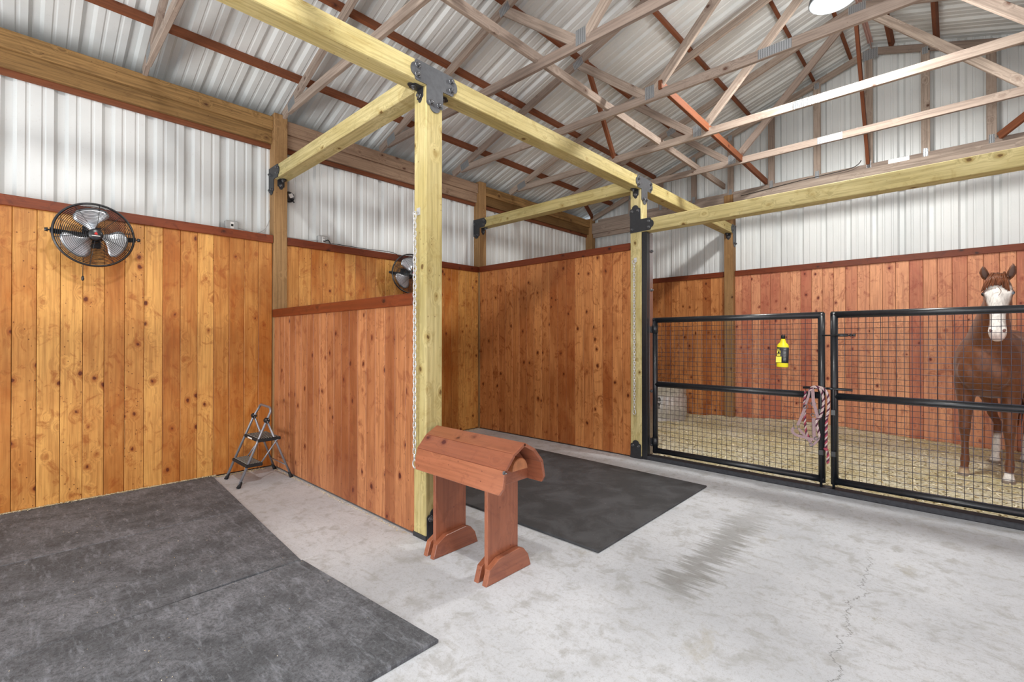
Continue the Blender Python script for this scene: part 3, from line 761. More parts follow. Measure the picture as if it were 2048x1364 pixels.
# post bases
def post_base(x0, y0, face, label):
    t = empty('post_base', (x0 + PW / 2, y0 + PW / 2, 0)); tag(t, label, 'bracket')
    MB().box((-PW / 2 - .004, -PW / 2 - .004, 0), (PW / 2 + .004, PW / 2 + .004, .032)).build('shoe', M['bracket_dark'], t)
    P = [(-.066, 0)] + [(-.066, .14)] + [(a, .14 + b) for a, b in scallop(.132, .07)] + [(.066, 0)]
    if face == 'x':
        MB().prism(P, .006, M=MX((PW / 2 + .0045, 0, 0), (0, 1, 0), (0, 0, 1))).build('side_plate', M['bracket_dark'], t)
        for s in (-1, 1): bolt_at(t, (PW / 2 + .011, s * .035, .145), (1, 0, 0), 1.05)
    else:
        MB().prism(P, .006, M=MX((0, -PW / 2 - .0045, 0), (1, 0, 0), (0, 0, 1))).build('side_plate', M['bracket_dark'], t)
        for s in (-1, 1): bolt_at(t, (s * .035, -PW / 2 - .011, .145), (0, -1, 0), .8)
post_base(X1 - PW, Y1, 'x', 'black steel shoe at the foot of the foreground post')
post_base(X1 - PW, Y2, 'y', 'black steel shoe at the foot of the gate post')

# ------------------------------------------------------------ lamps
def make_lamp(p, label):
    t = empty('high_bay_lamp', p); tag(t, label, 'lamp')
    MB().lathe([(0, .14), (.05, .14), (.06, .10), (.13, .085), (.19, .05), (.20, .0), (.185, -.012), (.18, 0), (.17, .02), (0, .02)], 40).build('housing', plain('grey_blue_lamp_housing', srgb(120, 128, 134), .4, .3), t)
    MB().lathe([(0, -.006), (.165, -.006), (.172, .004), (0, .004)], 40).build('diffuser', M['glow'], t)
    MB().tube([(0, 0, .14), (0, 0, roof(H) - p[2] - .05)], .006, 6).build('hanger', M['bolt'], t)
    lamp_light(p)
make_lamp(LAMPS[0], 'bright round high bay lamp hanging under the ridge at the top edge')
make_lamp(LAMPS[1], 'round high bay lamp under the ridge behind the photographer')

# ------------------------------------------------------------ gates
GY = 5.415; PR = .028
def pipe(name, a, b, t, r=PR, mat='black', n=16): return MB().tube([a, b], r, n).build(name, M[mat], t)
def gate(x0, x1, label, latch_side):
    t = empty('stall_gate', ((x0 + x1) / 2, GY, .08)); tag(t, label, 'gate', 'black mesh stall gates')
    ox = (x0 + x1) / 2; L = x0 - ox + PR; Rr = x1 - ox - PR; zt = 1.60 - .08; zm = .865 - .08; zb = .105 - .08
    m = MB(); m.tube([(L - PR * .7, 0, zt), (Rr + PR * .7, 0, zt)], PR, 16).build('top_rail', M['black'], t)
    MB().tube([(L, 0, zm), (Rr, 0, zm)], PR * .95, 16).build('middle_rail', M['black'], t)
    MB().tube([(L - PR * .7, 0, zb), (Rr + PR * .7, 0, zb)], PR, 16).build('bottom_rail', M['black'], t)
    for x in (L, Rr): MB().tube([(x, 0, zb - PR), (x, 0, zt + PR * .6)], PR, 16).build('stile', M['black'], t)
    for z0, z1 in ((zm + PR, zt - PR), (zb + PR, zm - PR)):
        m = MB(); xa, xb = L + PR, Rr - PR
        m.tube([(xa, .006, z0), (xb, .006, z0)], .004, 6); m.tube([(xa, .006, z1), (xb, .006, z1)], .004, 6)
        n = max(1, round((xb - xa) / .05))
        for i in range(n + 1): x = xa + (xb - xa) * i / n; m.tube([(x, .004, z0), (x, .004, z1)], .0021, 5)
        k = max(1, round((z1 - z0) / .05))
        for i in range(k + 1): z = z0 + (z1 - z0) * i / k; m.tube([(xa, .008, z), (xb, .008, z)], .0021, 5)
        m.build('wire_mesh', M['wire'], t)
    # cane bolt with a bent handle, in front of the free stile
    sx = Rr if latch_side > 0 else L; d = -latch_side; y = -PR - .012
    m = MB(); m.tube([(sx, y, -.055), (sx, y, .845), (sx + d * .01, y, .856), (sx + d * .14, y, .852)], .0105, 10)
    m.tube([(sx - d * .05, y, .856), (sx + d * .01, y, .856)], .0105, 10)
    m.build('cane_bolt', M['black'], t)
    m = MB(); 
    for z in (.25, .62): m.box((sx - .018, y - .014, z), (sx + .018, -PR * .6, z + .05), .003)
    m.build('bolt_keeper', M['black'], t)
    return t, ox
g1, ox = gate(2.872, 4.549, 'left black pipe and mesh gate with a halter hanging on its handle', 1)
for z in (1.42, .13):
    m = MB(); m.tube([(2.872 - ox + PR, 0, z - .045), (2.872 - ox + PR, 0, z + .045)], PR + .007, 14)
    m.box((2.835 - ox, -.012, z - .03), (2.875 - ox, .012, z + .03)); m.build('hinge', M['black'], g1)
g2, ox2 = gate(4.587, 6.27, 'right black pipe and mesh gate with the horse behind it', -1)
x_ = 4.587 - ox2
m = MB(); m.tube([(x_ + .04, -.036, 1.333), (x_ + .135, -.036, 1.333)], .013, 10); m.tube([(x_ - .055, -.036, 1.333), (x_ + .19, -.036, 1.333)], .0065, 8)
m.tube([(x_ + .15, -.036, 1.333), (x_ + .16, -.036, 1.333)], .012, 10); m.tube([(x_ + .168, -.036, 1.333), (x_ + .19, -.036, 1.333)], [.008, .014], 10)
m.build('slide_latch', M['black'], g2)
t = empty('gate_frame', (X1, GY, 0)); tag(t, 'black steel gate jamb bolted to the post with its low threshold along the floor', 'frame')
MB().box((.002, -.085, 0), (.068, -.02, 2.615), .004).build('jamb', M['black'], t)
m = MB(); m.box((.002, -.0195, .05), (.062, -.014, 2.61)); m.build('flange', plain('reflective_jamb_flange', srgb(150, 140, 140), .22, .85), t)
MB().box((.069, -.03, .05), (.073, .05, 2.61)).build('flange', plain('reflective_jamb_web', srgb(150, 140, 140), .22, .85), t)
for z in (2.40, 1.95, 1.47, .78, .16): bolt_at(t, (.074, .015, z), (1, 0, 0), .9)
MB().box((.002, -.08, 0), (3.6, .045, .046), .008).build('threshold', plain('scuffed_threshold_steel', srgb(60, 62, 68), .65, 0, .3, .35, 40), t)
MB().box((3.53, -.085, .047), (3.6, -.02, 2.615), .004).build('jamb', M['black'], t)

# ------------------------------------------------------------ chains on the posts
def make_chain(x, y, z0, z1, label, snap=True, ring=False):
    t = empty('tie_chain', (x, y, z0)); tag(t, label, 'chain', 'tie chains on the posts')
    m = MB(); m.box((-.018, .006, -.02), (.018, .012, .03)); 
    m.tube([(0, .008, 0), (0, -.012, 0), (0, -.026, 0)], .004, 8)
    rr = .022 if ring else .013
    m.tube([(rr * math.cos(a * math.pi / 8), -.026, -rr + rr * math.sin(a * math.pi / 8)) for a in range(16)], .0035, 7, closed=True)
    m.build('eye_bolt', M['zinc'], t)
    n = int((z0 - z1 - 2 * rr - (.09 if snap else 0)) / .030); link = None
    for i in range(n):
        z = -2 * rr - .010 - i * .030
        if link is None:
            pts = []
            for k in range(12):
                a = 2 * math.pi * k / 12; pts.append((.0105 * math.cos(a), 0, .0105 * math.sin(a) + (.0115 if math.sin(a) > 0.01 else -.0115 if math.sin(a) < -.01 else 0)))
            link = MB().tube(pts, .0037, 6, closed=True).build('link', M['zinc'], t)
            o = link
        else:
            o = link.copy(); COL.objects.link(o); o.parent = t
        o.location = (.0012 * math.sin(i * 1.7), -.022, z); o.rotation_euler = (0, 0, (R(90) if i % 2 else 0) + R(25))
    zz = -2 * rr - .010 - n * .030
    if snap:
        m = MB(); pts = smooth_pts([(0, 0, 0), (0, 0, -.02), (-.016, 0, -.045), (-.016, 0, -.07), (0, 0, -.085), (.016, 0, -.07), (.016, 0, -.05), (.004, 0, -.022)])
        m.tube(pts, .0052, 8); m.tube([(0, 0, .012), (0, 0, -.02)], .008, 8); m.build('snap_hook', M['zinc'], t, loc=(0, -.022, zz))
    return t
make_chain(2.692, Y1 - .012, 2.26, .49, 'silver chain with a snap hook hanging on the foreground post')
make_chain(2.702, Y2 - .012, 2.30, .50, 'silver chain hanging from a ring on the gate post', ring=True)

# ------------------------------------------------------------ fans
def make_fan():
    t = empty('wall_fan', (0, 0, 0)); RF = .25
    def ring_set(sgn):
        m = MB()
        dome = lambda r: sgn * (.018 + .055 * (1 - (r / RF) ** 2.2))
        k = 0; r = .062
        while r < RF - .004:
            m.tube([(dome(r), r * math.cos(a * math.pi / 28), r * math.sin(a * math.pi / 28)) for a in range(56)], .0017, 4, closed=True); r += .0115
        for j in range(10):
            a = j * math.pi / 5 + .2; m.tube([(dome(q), q * math.cos(a), q * math.sin(a)) for q in [.05 + (RF - .05) * i / 8 for i in range(9)]], .0019, 5)
        return m
    ring_set(1).build('front_guard', M['black'], t); ring_set(-1).build('rear_guard', M['black'], t)
    m = MB()
    for x, rr_ in ((.014, .0045), (-.014, .0045)): m.tube([(x, RF * math.cos(a * math.pi / 32), RF * math.sin(a * math.pi / 32)) for a in range(64)], rr_, 6, closed=True)
    m.tube([(0, (RF + .002) * math.cos(a * math.pi / 32), (RF + .002) * math.sin(a * math.pi / 32)) for a in range(64)], .009, 6, closed=True)
    m.build('rim', M['black'], t)
    Mx = MX((0, 0, 0), (0, 1, 0), (0, 0, 1))
    MB().lathe([(0, .082), (.038, .080), (.047, .074), (.047, .066), (0, .066)], 28, M=Mx).build('badge', M['black'], t)
    MB().prism([(-.012, .002), (0, .022), (.012, .002), (.004, -.002), (-.004, -.002)], .002, M=MX((.0825, 0, 0), (0, 1, 0), (0, 0, 1))).build('emblem', M['red'], t)
    MB().box((.0825, -.026, -.014), (.084, .026, -.009)).build('badge_line', M['white'], t)
    MB().lathe([(0, -.16), (.05, -.16), (.062, -.14), (.062, -.075), (.045, -.06), (.03, -.05), (.03, 0), (0, 0)], 24, M=Mx).build('motor', M['black'], t)
    MB().lathe([(0, -.02), (.042, -.02), (.042, .03), (.03, .038), (0, .04)], 20, M=Mx).build('hub', M['black'], t)
    for k in range(3):
        ang = R(114 + 120 * k); m = MB(); rows = []
        for i in range(10):
            q = i / 9; r = .035 + (.215 - .035) * q; wa = R(30 + 38 * min(1, q * 1.6)) * (1 if q < .85 else 1 - .35 * (q - .85) / .15); sweep = -R(18) * q
            row = []
            for j in range(9):
                s_ = j / 8 - .5; a = sweep + s_ * wa * 1.15
                row.append(m.bm.verts.new((.028 * s_ * (1.3 - .5 * q) * -1 - .004, r * math.cos(ang + a), r * math.sin(ang + a))))
            rows.append(row)
        for i in range(9):
            for j in range(8): fc = m.bm.faces.new((rows[i][j], rows[i][j + 1], rows[i + 1][j + 1], rows[i + 1][j])); fc.smooth = True
        o = m.build('blade', M['alu'], t); s = o.modifiers.new('t', 'SOLIDIFY'); s.thickness = .0015
    # yoke: half hoop behind the guard from pivot to pivot, arm to the wall
    m = MB(); pts = []
    for i in range(17):
        a = math.pi * i / 16; pts.append((-.105 * math.sin(a) ** .7, -(RF + .016) * math.cos(a), 0))
    m.ribbon(pts, .034, .005, (0, 0, 1)) if False else None
    for p, q in zip(pts, pts[1:]):
        p = Vector(p); q = Vector(q); u = (q - p).normalized(); n_ = u.cross(Vector((0, 0, 1)))
        vs_ = [m.bm.verts.new(c + Vector((0, 0, z)) + n_ * e) for c, z, e in ((p, -.02, 0), (q, -.02, 0), (q, .02, 0), (p, .02, 0), (p, -.02, .005), (q, -.02, .005), (q, .02, .005), (p, .02, .005))]
        for idx in ((0, 1, 2, 3), (7, 6, 5, 4), (0, 4, 5, 1), (1, 5, 6, 2), (2, 6, 7, 3), (3, 7, 4, 0)): m.bm.faces.new([vs_[i] for i in idx])
    m.build('yoke', M['black'], t)
    MB().box((-.245, -.03, -.045), (-.10, .03, .045), .008).build('wall_arm', M['black'], t)
    MB().box((-.250, -.06, -.09), (-.244, .06, .09), .002).build('wall_plate', M['black'], t)
    for s in (-1, 1):
        m = MB(); m.tube([(0, s * (RF + .004), 0), (0, s * (RF + .035), 0)], .006, 8); m.tube([(0, s * (RF + .026), 0), (0, s * (RF + .046), 0)], [.017, .013], 10)
        m.build('knob', M['black'], t)
    cord = MB().tube([(-.12, -.06, -.05), (-.12, -.062, -.34)], .0022, 5).build('pull_cord', M['black'], t)
    m = MB().lathe([(0, 0), (.006, -.003), (.010, -.02), (.009, -.038), (0, -.045)], 12); m.build('pull_knob', M['black'], cord, loc=(-.12, -.062, -.335))
    return t
fan = make_fan(); fan.location = (.252, .815, 2.235); fan.rotation_euler = (0, R(4), 0)
tag(fan, 'round black guarded fan mounted on the amber plank wall at far left', 'fan', 'wall fans')
f2 = copy_tree(fan); f2.location = (.252, 3.91, 2.235); f2.rotation_euler = (0, R(2), R(-14))
tag(f2, 'round black guarded fan half hidden behind the foreground post', 'fan', 'wall fans')

# ------------------------------------------------------------ electrical boxes and cables
def ebox(y, z, label, plug):
    t = empty('outlet_box', (-.06, y, z)); tag(t, label, 'outlet box', 'grey outlet boxes')
    MB().box((-.04, -.06, -.048), (.02, .06, .048), .008).build('body', M['pvc'], t)
    MB().box((.0205, -.016, -.034), (.0225, .016, .034), .0008).build('outlet_plate', M['white'], t)
    if plug:
        for s in (-.015, .017): MB().lathe([(0, 0), (.011, 0), (.011, .002), (0, .002)], 12, M=MX((.0228, 0, s), (0, 1, 0), (0, 0, 1))).build('socket', M['pvc'], t)
        MB().tube(smooth_pts([(.022, .0, -.018), (.05, .005, -.02), (.055, .04, -.005), (.04, .07, -.03), (.03, .075, -.05)]), .0055, 8).build('plug_cord', M['rubber'], t)
    else: MB().box((.023, -.011, -.012), (.024, .011, .012)).build('socket', M['ink'], t)
ebox(1.907, 2.562, 'grey outlet box on the trim between the left fan and the post', False)
ebox(2.875, 2.562, 'grey outlet box with a black plug, right of the brown wall post', True)
o = MB().tube(smooth_pts([(-.05, 1.968, 2.545), (-.045, 2.05, 2.527), (-.045, 2.14, 2.522), (-.05, 2.22, 2.57), (-.06, 2.275, 2.68), (-.08, 2.283, 2.80)]), .0042, 7).build('power_cable', M['pvc']); tag(o, 'thin grey cable curving from the left outlet box up beside the post', 'cable')
o = MB().tube(smooth_pts([(-.05, 2.815, 2.545), (-.04, 2.7, 2.53), (-.045, 2.55, 2.528), (-.05, 2.44, 2.53)]), .0038, 7).build('power_cable', M['pvc']); tag(o, 'thin cable lying on the trim left of the plugged outlet box', 'cable')
o = MB().tube(smooth_pts([(.006, 2.95, 2.52), (0, 3.1, 2.524), (.0, 3.4, 2.522), (.01, 3.8, 2.525), (.06, 3.92, 2.42)]), .0038, 7).build('power_cable', M['rubber']); tag(o, 'black cord running along the trim to the second fan', 'cable')
o = MB().tube(smooth_pts([(2.9, 8.405, 3.70), (3.66, 8.41, 3.752), (4.04, 8.41, 3.765), (4.34, 8.41, 3.78), (4.44, 8.41, 3.82), (4.47, 8.42, 3.87)]), .005, 6).build('power_cable', M['ink']); tag(o, 'black cable along the gable header curling up at its end', 'cable')
t = empty('junction_fitting', (-.075, 2.50, 3.0)); tag(t, 'round metal fitting with a white sticker on the ribbed wall, right of the brown post', 'fitting')
MB().lathe([(0, 0), (.062, 0), (.060, .012), (.045, .02), (0, .022)], 24, M=MX((-.03, 0, 0), (0, 1, 0), (0, 0, 1))).build('round_plate', M['bracket_dark'], t)
MB().box((-.01, -.035, -.03), (.03, .04, .03), .008).build('body', M['bolt'], t)
MB().box((-.001, -.022, -.022), (.001, .022, .022)).build('sticker', M['white'], t, M=Matrix.Translation((.032, .002, .002)) @ Matrix.Rotation(R(30), 4, 'X'))
MB().tube([(0, .02, -.03), (.01, .045, -.065)], .007, 8).build('lever', M['bracket_dark'], t)

# ------------------------------------------------------------ step ladder
def ladder():
    t = empty('step_ladder', (.37, 2.03, 0)); o0 = Vector(t.location); tag(t, 'small silver folding step ladder with two black treads in the left corner', 'ladder')
    P = lambda *a: tuple(Vector(a) - o0)
    fl, fr = (.178, 1.808, 0.03), (.59, 1.795, .03); hl, hr = (.195, 2.045, .60), (.548, 2.045, .592); tl, tr_ = (.24, 2.085, .71), (.535, 2.085, .70)
    pts = [P(*fl), P(*hl)] + [P(*(Vector(tl) + Vector((-.01, -.005, -.03)))), P(*(Vector(tl) + Vector((0.002, 0, -.008)))), P(*(Vector(tl) + Vector((.025, .003, .006)))), P(*(Vector(tr_) + Vector((-.03, .003, .010)))), P(*(Vector(tr_) + Vector((-.004, 0, -.004)))), P(*(Vector(tr_) + Vector((.008, -.004, -.03))))] + [P(*hr), P(*fr)]
    MB().tube(pts, .0115, 12).build('front_frame', M['tubegrey'], t)
    rl, rr_ = (.135, 2.262, .03), (.575, 2.262, .03)
    for h, b in ((hl, rl), (hr, rr_)):
        MB().tube([P(*h), P(*b)], .0105, 12).build('rear_leg', M['tubegrey'], t)
    k = .18
    a = Vector(rl).lerp(Vector(hl), k); b = Vector(rr_).lerp(Vector(hr), k)
    MB().tube([P(*a), P(*b)], .006, 8).build('rear_brace', M['tubegrey'], t)
    for p, d in ((fl, -.02), (fr, -.02), (rl, .02), (rr_, .02)):
        q = Vector(p); MB().tube([P(q.x, q.y + d * .5, 0), P(q.x, q.y, .02), P(q.x, q.y - d * .8, .055)], [.019, .016, .013], 10).build('foot', M['rubber'], t)
    for h in (hl, hr):
        j = MB(); q = Vector(h); j.tube([P(q.x - .014, q.y, q.z), P(q.x + .014, q.y, q.z)], .026, 14); j.build('hinge', M['rubber'], t)
        m = MB()
        for dy, dz in ((.012, .012), (-.012, .008), (.002, -.014)): m.tube([P(q.x + .0135, q.y + dy, q.z + dz), P(q.x + .018, q.y + dy, q.z + dz)], .004, 8)
        m.build('rivets', M['zinc'], t)
    def tread(x0, x1, y0, y1, z):
        m = MB(); m.box(P(x0, y0, z - .03), P(x1, y1, z), .006); o = m.build('tread', M['rubber'], t)
        m = MB(); n = 9
        for i in range(n): yy = y0 + .02 + (y1 - y0 - .04) * i / (n - 1); m.box(P(x0 + .02, yy - .003, z + .0002), P(x1 - .02, yy + .003, z + .004))
        m.build('grip_ribs', plain('pale_grip_strip', srgb(150, 148, 142), .7), o)
        return o
    tread(.19, .585, 1.955, 2.165, .425); tread(.20, .60, 1.845, 1.995, .205)
    MB().box(P(.30, 1.9535, .402), P(.42, 1.9545, .417)).build('tread_label', M['white'], t)
    for x in (.20, .575): MB().tube([P(x, 2.16, .40), P(x + .005, 2.13, .40), P(x + .005, 1.985, .20)], .007, 8).build('link_arm', M['tubegrey'], t)
ladder()

# ------------------------------------------------------------ saddle rack
def rack():
    cx, cy = 3.24, 2.345; t = empty('saddle_rack', (cx, cy, 0)); tag(t, 'cherry stained wooden saddle rack with a slatted arched top', 'saddle rack')
    x0, x1 = 2.83 - cx, 3.635 - cx
    prof = [(-.19, .53), (-.162, .662), (-.09, .742), (-.0, .79), (.09, .742), (.162, .662), (.19, .53)]
    th = .019
    for i in range(6):
        (ya, za), (yb, zb) = prof[i], prof[i + 1]; d = Vector((0, yb - ya, zb - za)); L = d.length; d.normalize(); n_ = Vector((0, -d.z, d.y))
        if n_.z < 0: n_ = -n_
        e = .35 if i in (0, 5) else .15
        Mx = Matrix((Vector((1, 0, 0)), d, Vector((1, 0, 0)).cross(d))).transposed().to_4x4(); Mx.translation = Vector((x0, ya, za))
        z0, z1 = (-th, 0)
        m = MB()
        # slat outline with slightly rounded corners at the ends
        c_ = .022 if i in (0, 5) else .005
        lo, hi = .0012, L - .0012
        if i == 0: P = [(c_, lo), (x1 - x0 - c_, lo), (x1 - x0, lo + c_ * 1.6), (x1 - x0, hi), (0, hi), (0, lo + c_ * 1.6)]
        elif i == 5: P = [(0, lo), (x1 - x0, lo), (x1 - x0, hi - c_ * 1.6), (x1 - x0 - c_, hi), (c_, hi), (0, hi - c_ * 1.6)]
        else: P = [(0, lo), (x1 - x0, lo), (x1 - x0, hi), (0, hi)]
        m.prism(P, th, M=Matrix.Translation((0, 0, -th)), bev=.002)
        m.build('slat', M['rack'], t, M=Mx)
    for xc in (2.985 - cx, 3.462 - cx):
        lumber('end_board', (xc, -.012, .02), (xc, -.012, .60), .255, .028, M['rack'], t, up=(1, 0, 0))
        # gable under the slats
        m = MB(); m.prism([(-.16, .585), (-.14, .65), (-.078, .72), (0, .762), (.078, .72), (.14, .65), (.16, .585)], .022, M=MX((xc + .02, 0, 0), (0, 1, 0), (0, 0, 1)))
        m.build('gable_board', M['rack'], t)
        lumber('cross_block', (xc + .028, -.165, .575), (xc + .028, .165, .575), .045, .085, M['rack'], t)
        for s in (-1, 1):
            P = [(-.185, 0), (-.158, .085), (-.085, .125), (.085, .135), (.125, .12), (.165, .075), (.19, 0)]
            xf = xc + s * .034
            m = MB(); m.prism(P, .038, M=Matrix.Translation((0, 0, -.019)), bev=.003)
            m.build('foot', M['rack'], t, M=MX((xf, 0, 0), (0, 1, 0), (0, 0, 1)))
    # half-round handle block on the near end
    P = [(.064 * math.cos(math.pi * i / 14), .070 * math.sin(math.pi * i / 14)) for i in range(15)]
    MB().prism(P, .06, M=MX((3.462 - cx + .052, .03, .618), (0, 1, 0), (0, 0, 1)), bev=.004).build('handle', plain('pale_cut_wood', srgb(196, 132, 92), .5, 0, .4, .25, 30), t)
    for p in ((3.462 - cx + .043, -.055, .69), (3.635 - cx + .001, -.172, .655)):
        bolt_at(t, p, (1, 0, 0), .5)
rack()

# ------------------------------------------------------------ bottle
def bottle():
    t = empty('spray_bottle', (4.217, 5.35, 1.115), (0, R(1.5), 0)); tag(t, 'yellow plastic bottle with a black cap and label hung on the left gate mesh', 'bottle')
    def ov(prof, name, mat, sy=.62):
        m = MB().lathe(prof, 28); 
        for v in m.bm.verts: v.co.y *= sy
        return m.build(name, mat, t)
    ov([(0, 0), (.044, 0), (.050, .006), (.050, .195), (.046, .212), (.026, .235), (.018, .262), (.017, .270), (0, .270)], 'body', M['yellow'])
    ov([(.0506, .04), (.0506, .188)], 'label', M['label']).modifiers.new('t', 'SOLIDIFY').thickness = .0006
    ov([(0, .268), (.018, .268), (.018, .295), (.015, .302), (0, .302)], 'cap', M['ink'], .8)
    MB().box((-.0485, -.0295, .045), (-.002, -.0325, .10), .0).build('label_panel', M['yellow'], t)
    # pale vertical lettering strokes on the label
    m = MB()
    for (a, b, c_, d) in ((-.040, .105, -.012, .112), (-.040, .118, -.012, .125), (-.040, .132, -.034, .150), (-.040, .150, -.012, .157), (-.018, .132, -.012, .150), (-.040, .166, -.02, .172)): m.box((a, -.0335, b), (c_, -.0325, d))
    m.build('lettering', M['yellow'], t)
    m = MB()
    for i in range(9): m.box((.014, -.0335, .06 + i * .013), (.036, -.0325, .064 + i * .013))
    m.build('fine_print', M['pvc'], t)
    m = MB().tube([(0, -.012, .285), (0, -.012, .31), (0, .05, .312), (0, .064, .30)], .002, 6); m.build('hook', M['wire'], t)
bottle()

# ------------------------------------------------------------ halter and lead rope
def HP(u, v, y=5.352):
    """a point of the hanging halter: u right, v down in centimetres from the gate handle's left end"""
    return Vector((4.363 + u / 100, y, .932 - v * .73 / 100))
def halter():
    t = empty('horse_halter', (4.45, 5.352, .93)); o0 = Vector(t.location); tag(t, 'dusty pink nylon horse halter hanging on the left gate handle', 'halter')
    def strap(name, pts, wd=.022, y=5.352, th=.004):
        pts = smooth_pts([HP(a, b, y + (c[0] if c else 0)) - o0 for a, b, *c in pts], 5)
        return MB().ribbon(pts, wd, th, (0, -1, 0)).build(name, M['halter'], t)
    strap('crown_strap', [(10, -.5, -.012), (10.2, 6), (10.6, 17), (12.5, 27), (14, 37)], .026, 5.345)
    strap('cheek_strap', [(7.5, 1), (6.8, 9), (4.4, 21)], .018)
    strap('cheek_strap', [(3.8, 25), (1.5, 35), (-2.2, 48)], .024)
    strap('cheek_strap', [(10.5, 37), (10.8, 48), (11, 61)], .026)
    strap('nose_band', [(-5, 51), (-6.6, 56), (-3.5, 60.5), (4, 62.5), (9, 63.5), (13, 62)], .024)
    strap('nose_band', [(-2, 52), (2, 58), (7, 66), (9, 71)], .022, 5.36)
    strap('chin_strap', [(8.2, 72), (11, 69), (14, 63), (14.5, 61)], .018)
    def ring(name, u, v, r, y=5.346, sq=False):
        c = HP(u, v, y) - o0; n = 4 if sq else 18
        ph = math.pi / 4 if sq else 0
        return MB().tube([c + Vector((r * math.cos(2 * math.pi * k / n + ph), 0, r * math.sin(2 * math.pi * k / n + ph))) for k in range(n)], .0030, 7, closed=True).build(name, M['bolt'], t)
    ring('ring', 4.2, 23.5, .019); ring('ring', 10.5, 19, .020); ring('ring', 10, 33.5, .016); ring('ring', 8.6, 70.5, .015); ring('ring', 12.5, 62, .014)
    ring('buckle', -3.6, 50.5, .022, sq=True)
halter()
def braid(pts, r, mats, names, t, o0, pitch=.06):
    pts = smooth_pts(pts, 10); L = [0]
    for a, b in zip(pts, pts[1:]): L.append(L[-1] + (b - a).length)
    fine = []; 
    N = max(8, int(L[-1] / .004)); j = 0
    for i in range(N + 1):
        s = L[-1] * i / N
        while j < len(L) - 2 and L[j + 1] < s: j += 1
        q = (s - L[j]) / max(1e-9, L[j + 1] - L[j]); fine.append((pts[j].lerp(pts[j + 1], q), s, (pts[j + 1] - pts[j]).normalized()))
    for k, (mt, nm) in enumerate(zip(mats, names)):
        P = []
        for p, s, tg in fine:
            u = tg.cross(Vector((0, -1, 0))).normalized(); v = tg.cross(u); a = 2 * math.pi * (s / pitch + k / len(mats))
            P.append(p + (u * math.cos(a) + v * math.sin(a)) * r * .5 - o0)
        MB().tube(P, r * .62, 6).build(nm, M[mt], t)
def lead():
    t = empty('lead_rope', (4.52, 5.34, .94)); o0 = Vector(t.location); tag(t, 'braided pink and plum lead rope draped over the gate handle beside the halter', 'rope')
    y = 5.338
    braid([HP(8, 3, y), HP(10, -1.5, y), HP(13.5, -2, y), HP(16.5, 2, y), HP(18.3, 12, y), HP(18, 22, y), HP(16, 34, y), HP(13, 40, y), HP(14, 50, y), HP(15.5, 60, y)], .011, ['ropeA', 'ropeB', 'ropeA'], ['pale_strand', 'plum_strand', 'pale_strand'], t, o0)
    braid([HP(4.5, 4, y), HP(3, 18, 5.37), HP(3.2, 30, 5.37), HP(3.5, 46, 5.37), HP(5, 58, 5.365), HP(9, 66, 5.36)], .010, ['ropeA', 'ropeB', 'ropeC'], ['pale_strand', 'plum_strand', 'crimson_strand'], t, o0)
    braid([HP(12, -1.8, y), HP(17, -1.5, y), HP(21, 4, 5.33), HP(22.4, 14, 5.33), HP(22, 26, 5.33), HP(21, 34, 5.33)], .011, ['ropeA', 'ropeB', 'ropeA'], ['pale_strand', 'plum_strand', 'pale_strand'], t, o0)
    braid([HP(21, 34, 5.33), HP(20.6, 46, 5.33), HP(20.5, 58, 5.33), HP(20.4, 68, 5.33), HP(20.6, 74, 5.33), HP(21.8, 80, 5.33), HP(21.5, 90, 5.33)], .011, ['ropeC', 'ropeB', 'ropeA'], ['crimson_strand', 'plum_strand', 'pale_strand'], t, o0)
    c = HP(20.5, 73, 5.328) - o0; MB().tube([c + Vector((-.016, 0, .004)), c + Vector((0, -.006, 0)), c + Vector((.014, 0, -.004))], [.009, .013, .009], 8).build('knot', M['ropeC'], t)
lead()

